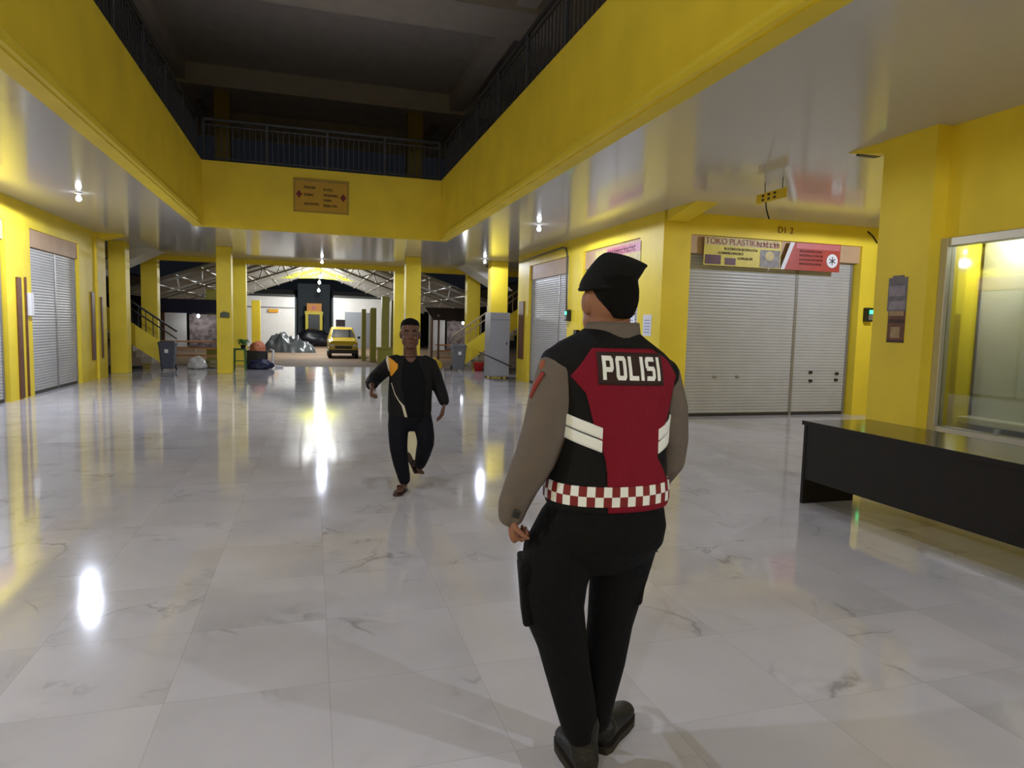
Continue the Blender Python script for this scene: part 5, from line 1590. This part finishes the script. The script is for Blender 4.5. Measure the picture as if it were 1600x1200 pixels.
# trousers
NAVY = mat('navy_black_cloth', (17, 18, 27), 0.85, spec=0.2, bump=0.3, bscale=40)
mb = MB()
stack(mb, [(0.56, 0.09, 0.05, 0.05, 0), (0.61, 0.14, 0.085, 0.05, 0), (0.68, 0.184, 0.122, 0.05, 0), (0.75, 0.192, 0.125, 0.05, 0), (0.82, 0.18, 0.12, 0.05, 0)], MF, 36, 2.3)
limb(mb, [(W(-0.045, 0.0, 0.70), 0.095), (W(-0.050, -0.02, 0.60), 0.094), (W(-0.050, -0.035, 0.48), 0.085), (W(-0.046, -0.035, 0.40), 0.080), (W(-0.024, -0.01, 0.26), 0.070), (W(0.004, 0.0, 0.14), 0.058), (W(0.009, 0.0, 0.105), 0.052)], 20)
limb(mb, [(W(0.150, 0.0, 0.70), 0.095), (W(0.176, -0.01, 0.60), 0.090), (W(0.195, -0.02, 0.50), 0.082), (W(0.196, 0.0, 0.44), 0.078), (W(0.178, 0.14, 0.36), 0.072), (W(0.160, 0.24, 0.29), 0.062), (W(0.150, 0.30, 0.25), 0.052)], 20)
blob('trousers', mb, NAVY, man, 0.008, 3)
# jacket
JK = mat('black_jacket_cloth', (17, 16, 19), 0.75, spec=0.25, bump=0.3, bscale=50)  # black cloth, also darkened to carry the backlit shade
mb = MB()
stack(mb, [(0.69, 0.185, 0.125, 0.05, 0), (0.74, 0.196, 0.132, 0.05, 0), (0.85, 0.196, 0.130, 0.05, 0), (0.97, 0.196, 0.125, 0.055, 0), (1.08, 0.195, 0.120, 0.06, 0), (1.15, 0.188, 0.105, 0.062, 0), (1.20, 0.160, 0.09, 0.062, 0.004), (1.228, 0.115, 0.078, 0.058, 0.012), (1.24, 0.085, 0.066, 0.056, 0.020)], MF, 40, 2.3)
limb(mb, [(W(-0.07, 0.0, 1.185), 0.065), (W(-0.115, 0.01, 1.17), 0.070), (W(-0.19, 0.06, 1.10), 0.070), (W(-0.255, 0.11, 1.035), 0.066), (W(-0.285, 0.04, 0.99), 0.060), (W(-0.290, -0.05, 0.975), 0.052)], 18)
limb(mb, [(W(0.18, 0.0, 1.185), 0.065), (W(0.225, 0.01, 1.165), 0.068), (W(0.268, 0.03, 1.07), 0.066), (W(0.300, 0.045, 0.98), 0.062), (W(0.338, 0.01, 0.89), 0.055), (W(0.358, -0.015, 0.83), 0.048)], 18)
jk = blob('jacket', mb, JK, man, 0.008, 3)
SK2 = Skinner(jk, MF)
def frontsheet(name, poly_l, poly_r, z0, z1, m, off, nu=12, nv=24, parent=man, label=None):
    """cloth piece on the chest between two boundary tables of (z, x), cast from the camera side"""
    def fn(u, v, k):
        z = z0 + (z1 - z0) * v
        a = lerp_tab(poly_l, z); b_ = lerp_tab(poly_r, z)
        return SK2.flat(a + (b_ - a) * u, z, off if k else off - 0.008, -1)
    return obj(name, sheet(fn, nu, nv), m, parent, smooth=True, label=label)
frontsheet('t_shirt', [(0.70, 0.03), (0.86, 0.0), (1.0, -0.03), (1.15, -0.02), (1.225, 0.0)], [(0.70, 0.17), (1.0, 0.19), (1.15, 0.14), (1.225, 0.105)], 0.70, 1.225, mat('black_t_shirt', (12, 13, 17), 0.9, spec=0.2), 0.004)
frontsheet('neck_opening', [(1.185, 0.045), (1.20, 0.022), (1.225, 0.005), (1.25, 0.0)], [(1.185, 0.06), (1.20, 0.085), (1.225, 0.10), (1.25, 0.105)], 1.185, 1.232, SKIN2, 0.008, 8, 8)
frontsheet('jacket_panel', [(1.06, -0.122), (1.15, -0.142), (1.20, -0.152), (1.225, -0.15)], [(1.06, -0.112), (1.13, -0.060), (1.165, -0.058), (1.20, -0.10), (1.225, -0.14)], 1.06, 1.222, mat('amber_cloth', (214, 146, 30), 0.7), 0.007, label='amber shoulder panel')
frontsheet('jacket_panel', [(1.10, -0.140), (1.20, -0.165), (1.235, -0.160)], [(1.10, -0.130), (1.20, -0.140), (1.235, -0.145)], 1.10, 1.235, mat('cream_cloth', (206, 196, 176), 0.7), 0.010, 4, 12, label='cream shoulder edge')
frontsheet('zip_edge', [(0.70, 0.006), (0.80, -0.022), (0.845, -0.052), (0.90, -0.085), (1.0, -0.118)], [(0.70, 0.030), (0.80, 0.002), (0.845, -0.042), (0.90, -0.078), (1.0, -0.112)], 0.70, 1.0, mat('cream_cloth', (206, 196, 176), 0.7), 0.008, 4, 24, label='pale open zip edge')
# grey and white bands on the jacket sleeve
for k in range(5):
    f = k / 4
    c_ = W(-0.262 - 0.034 * f, 0.085 - 0.10 * f, 1.045 - 0.055 * f)
    obj('sleeve_band', MB().obox(c_ - UD * 0.052 + Vector((0, 0, 0.012)), (0.016, 0.05, 0.016), Matrix.Rotation(-0.13, 3, 'Z') @ Matrix.Rotation(0.9, 3, 'Y')), mat('pale_grey_cloth', (150, 146, 138), 0.7), man, bevel=0.004)
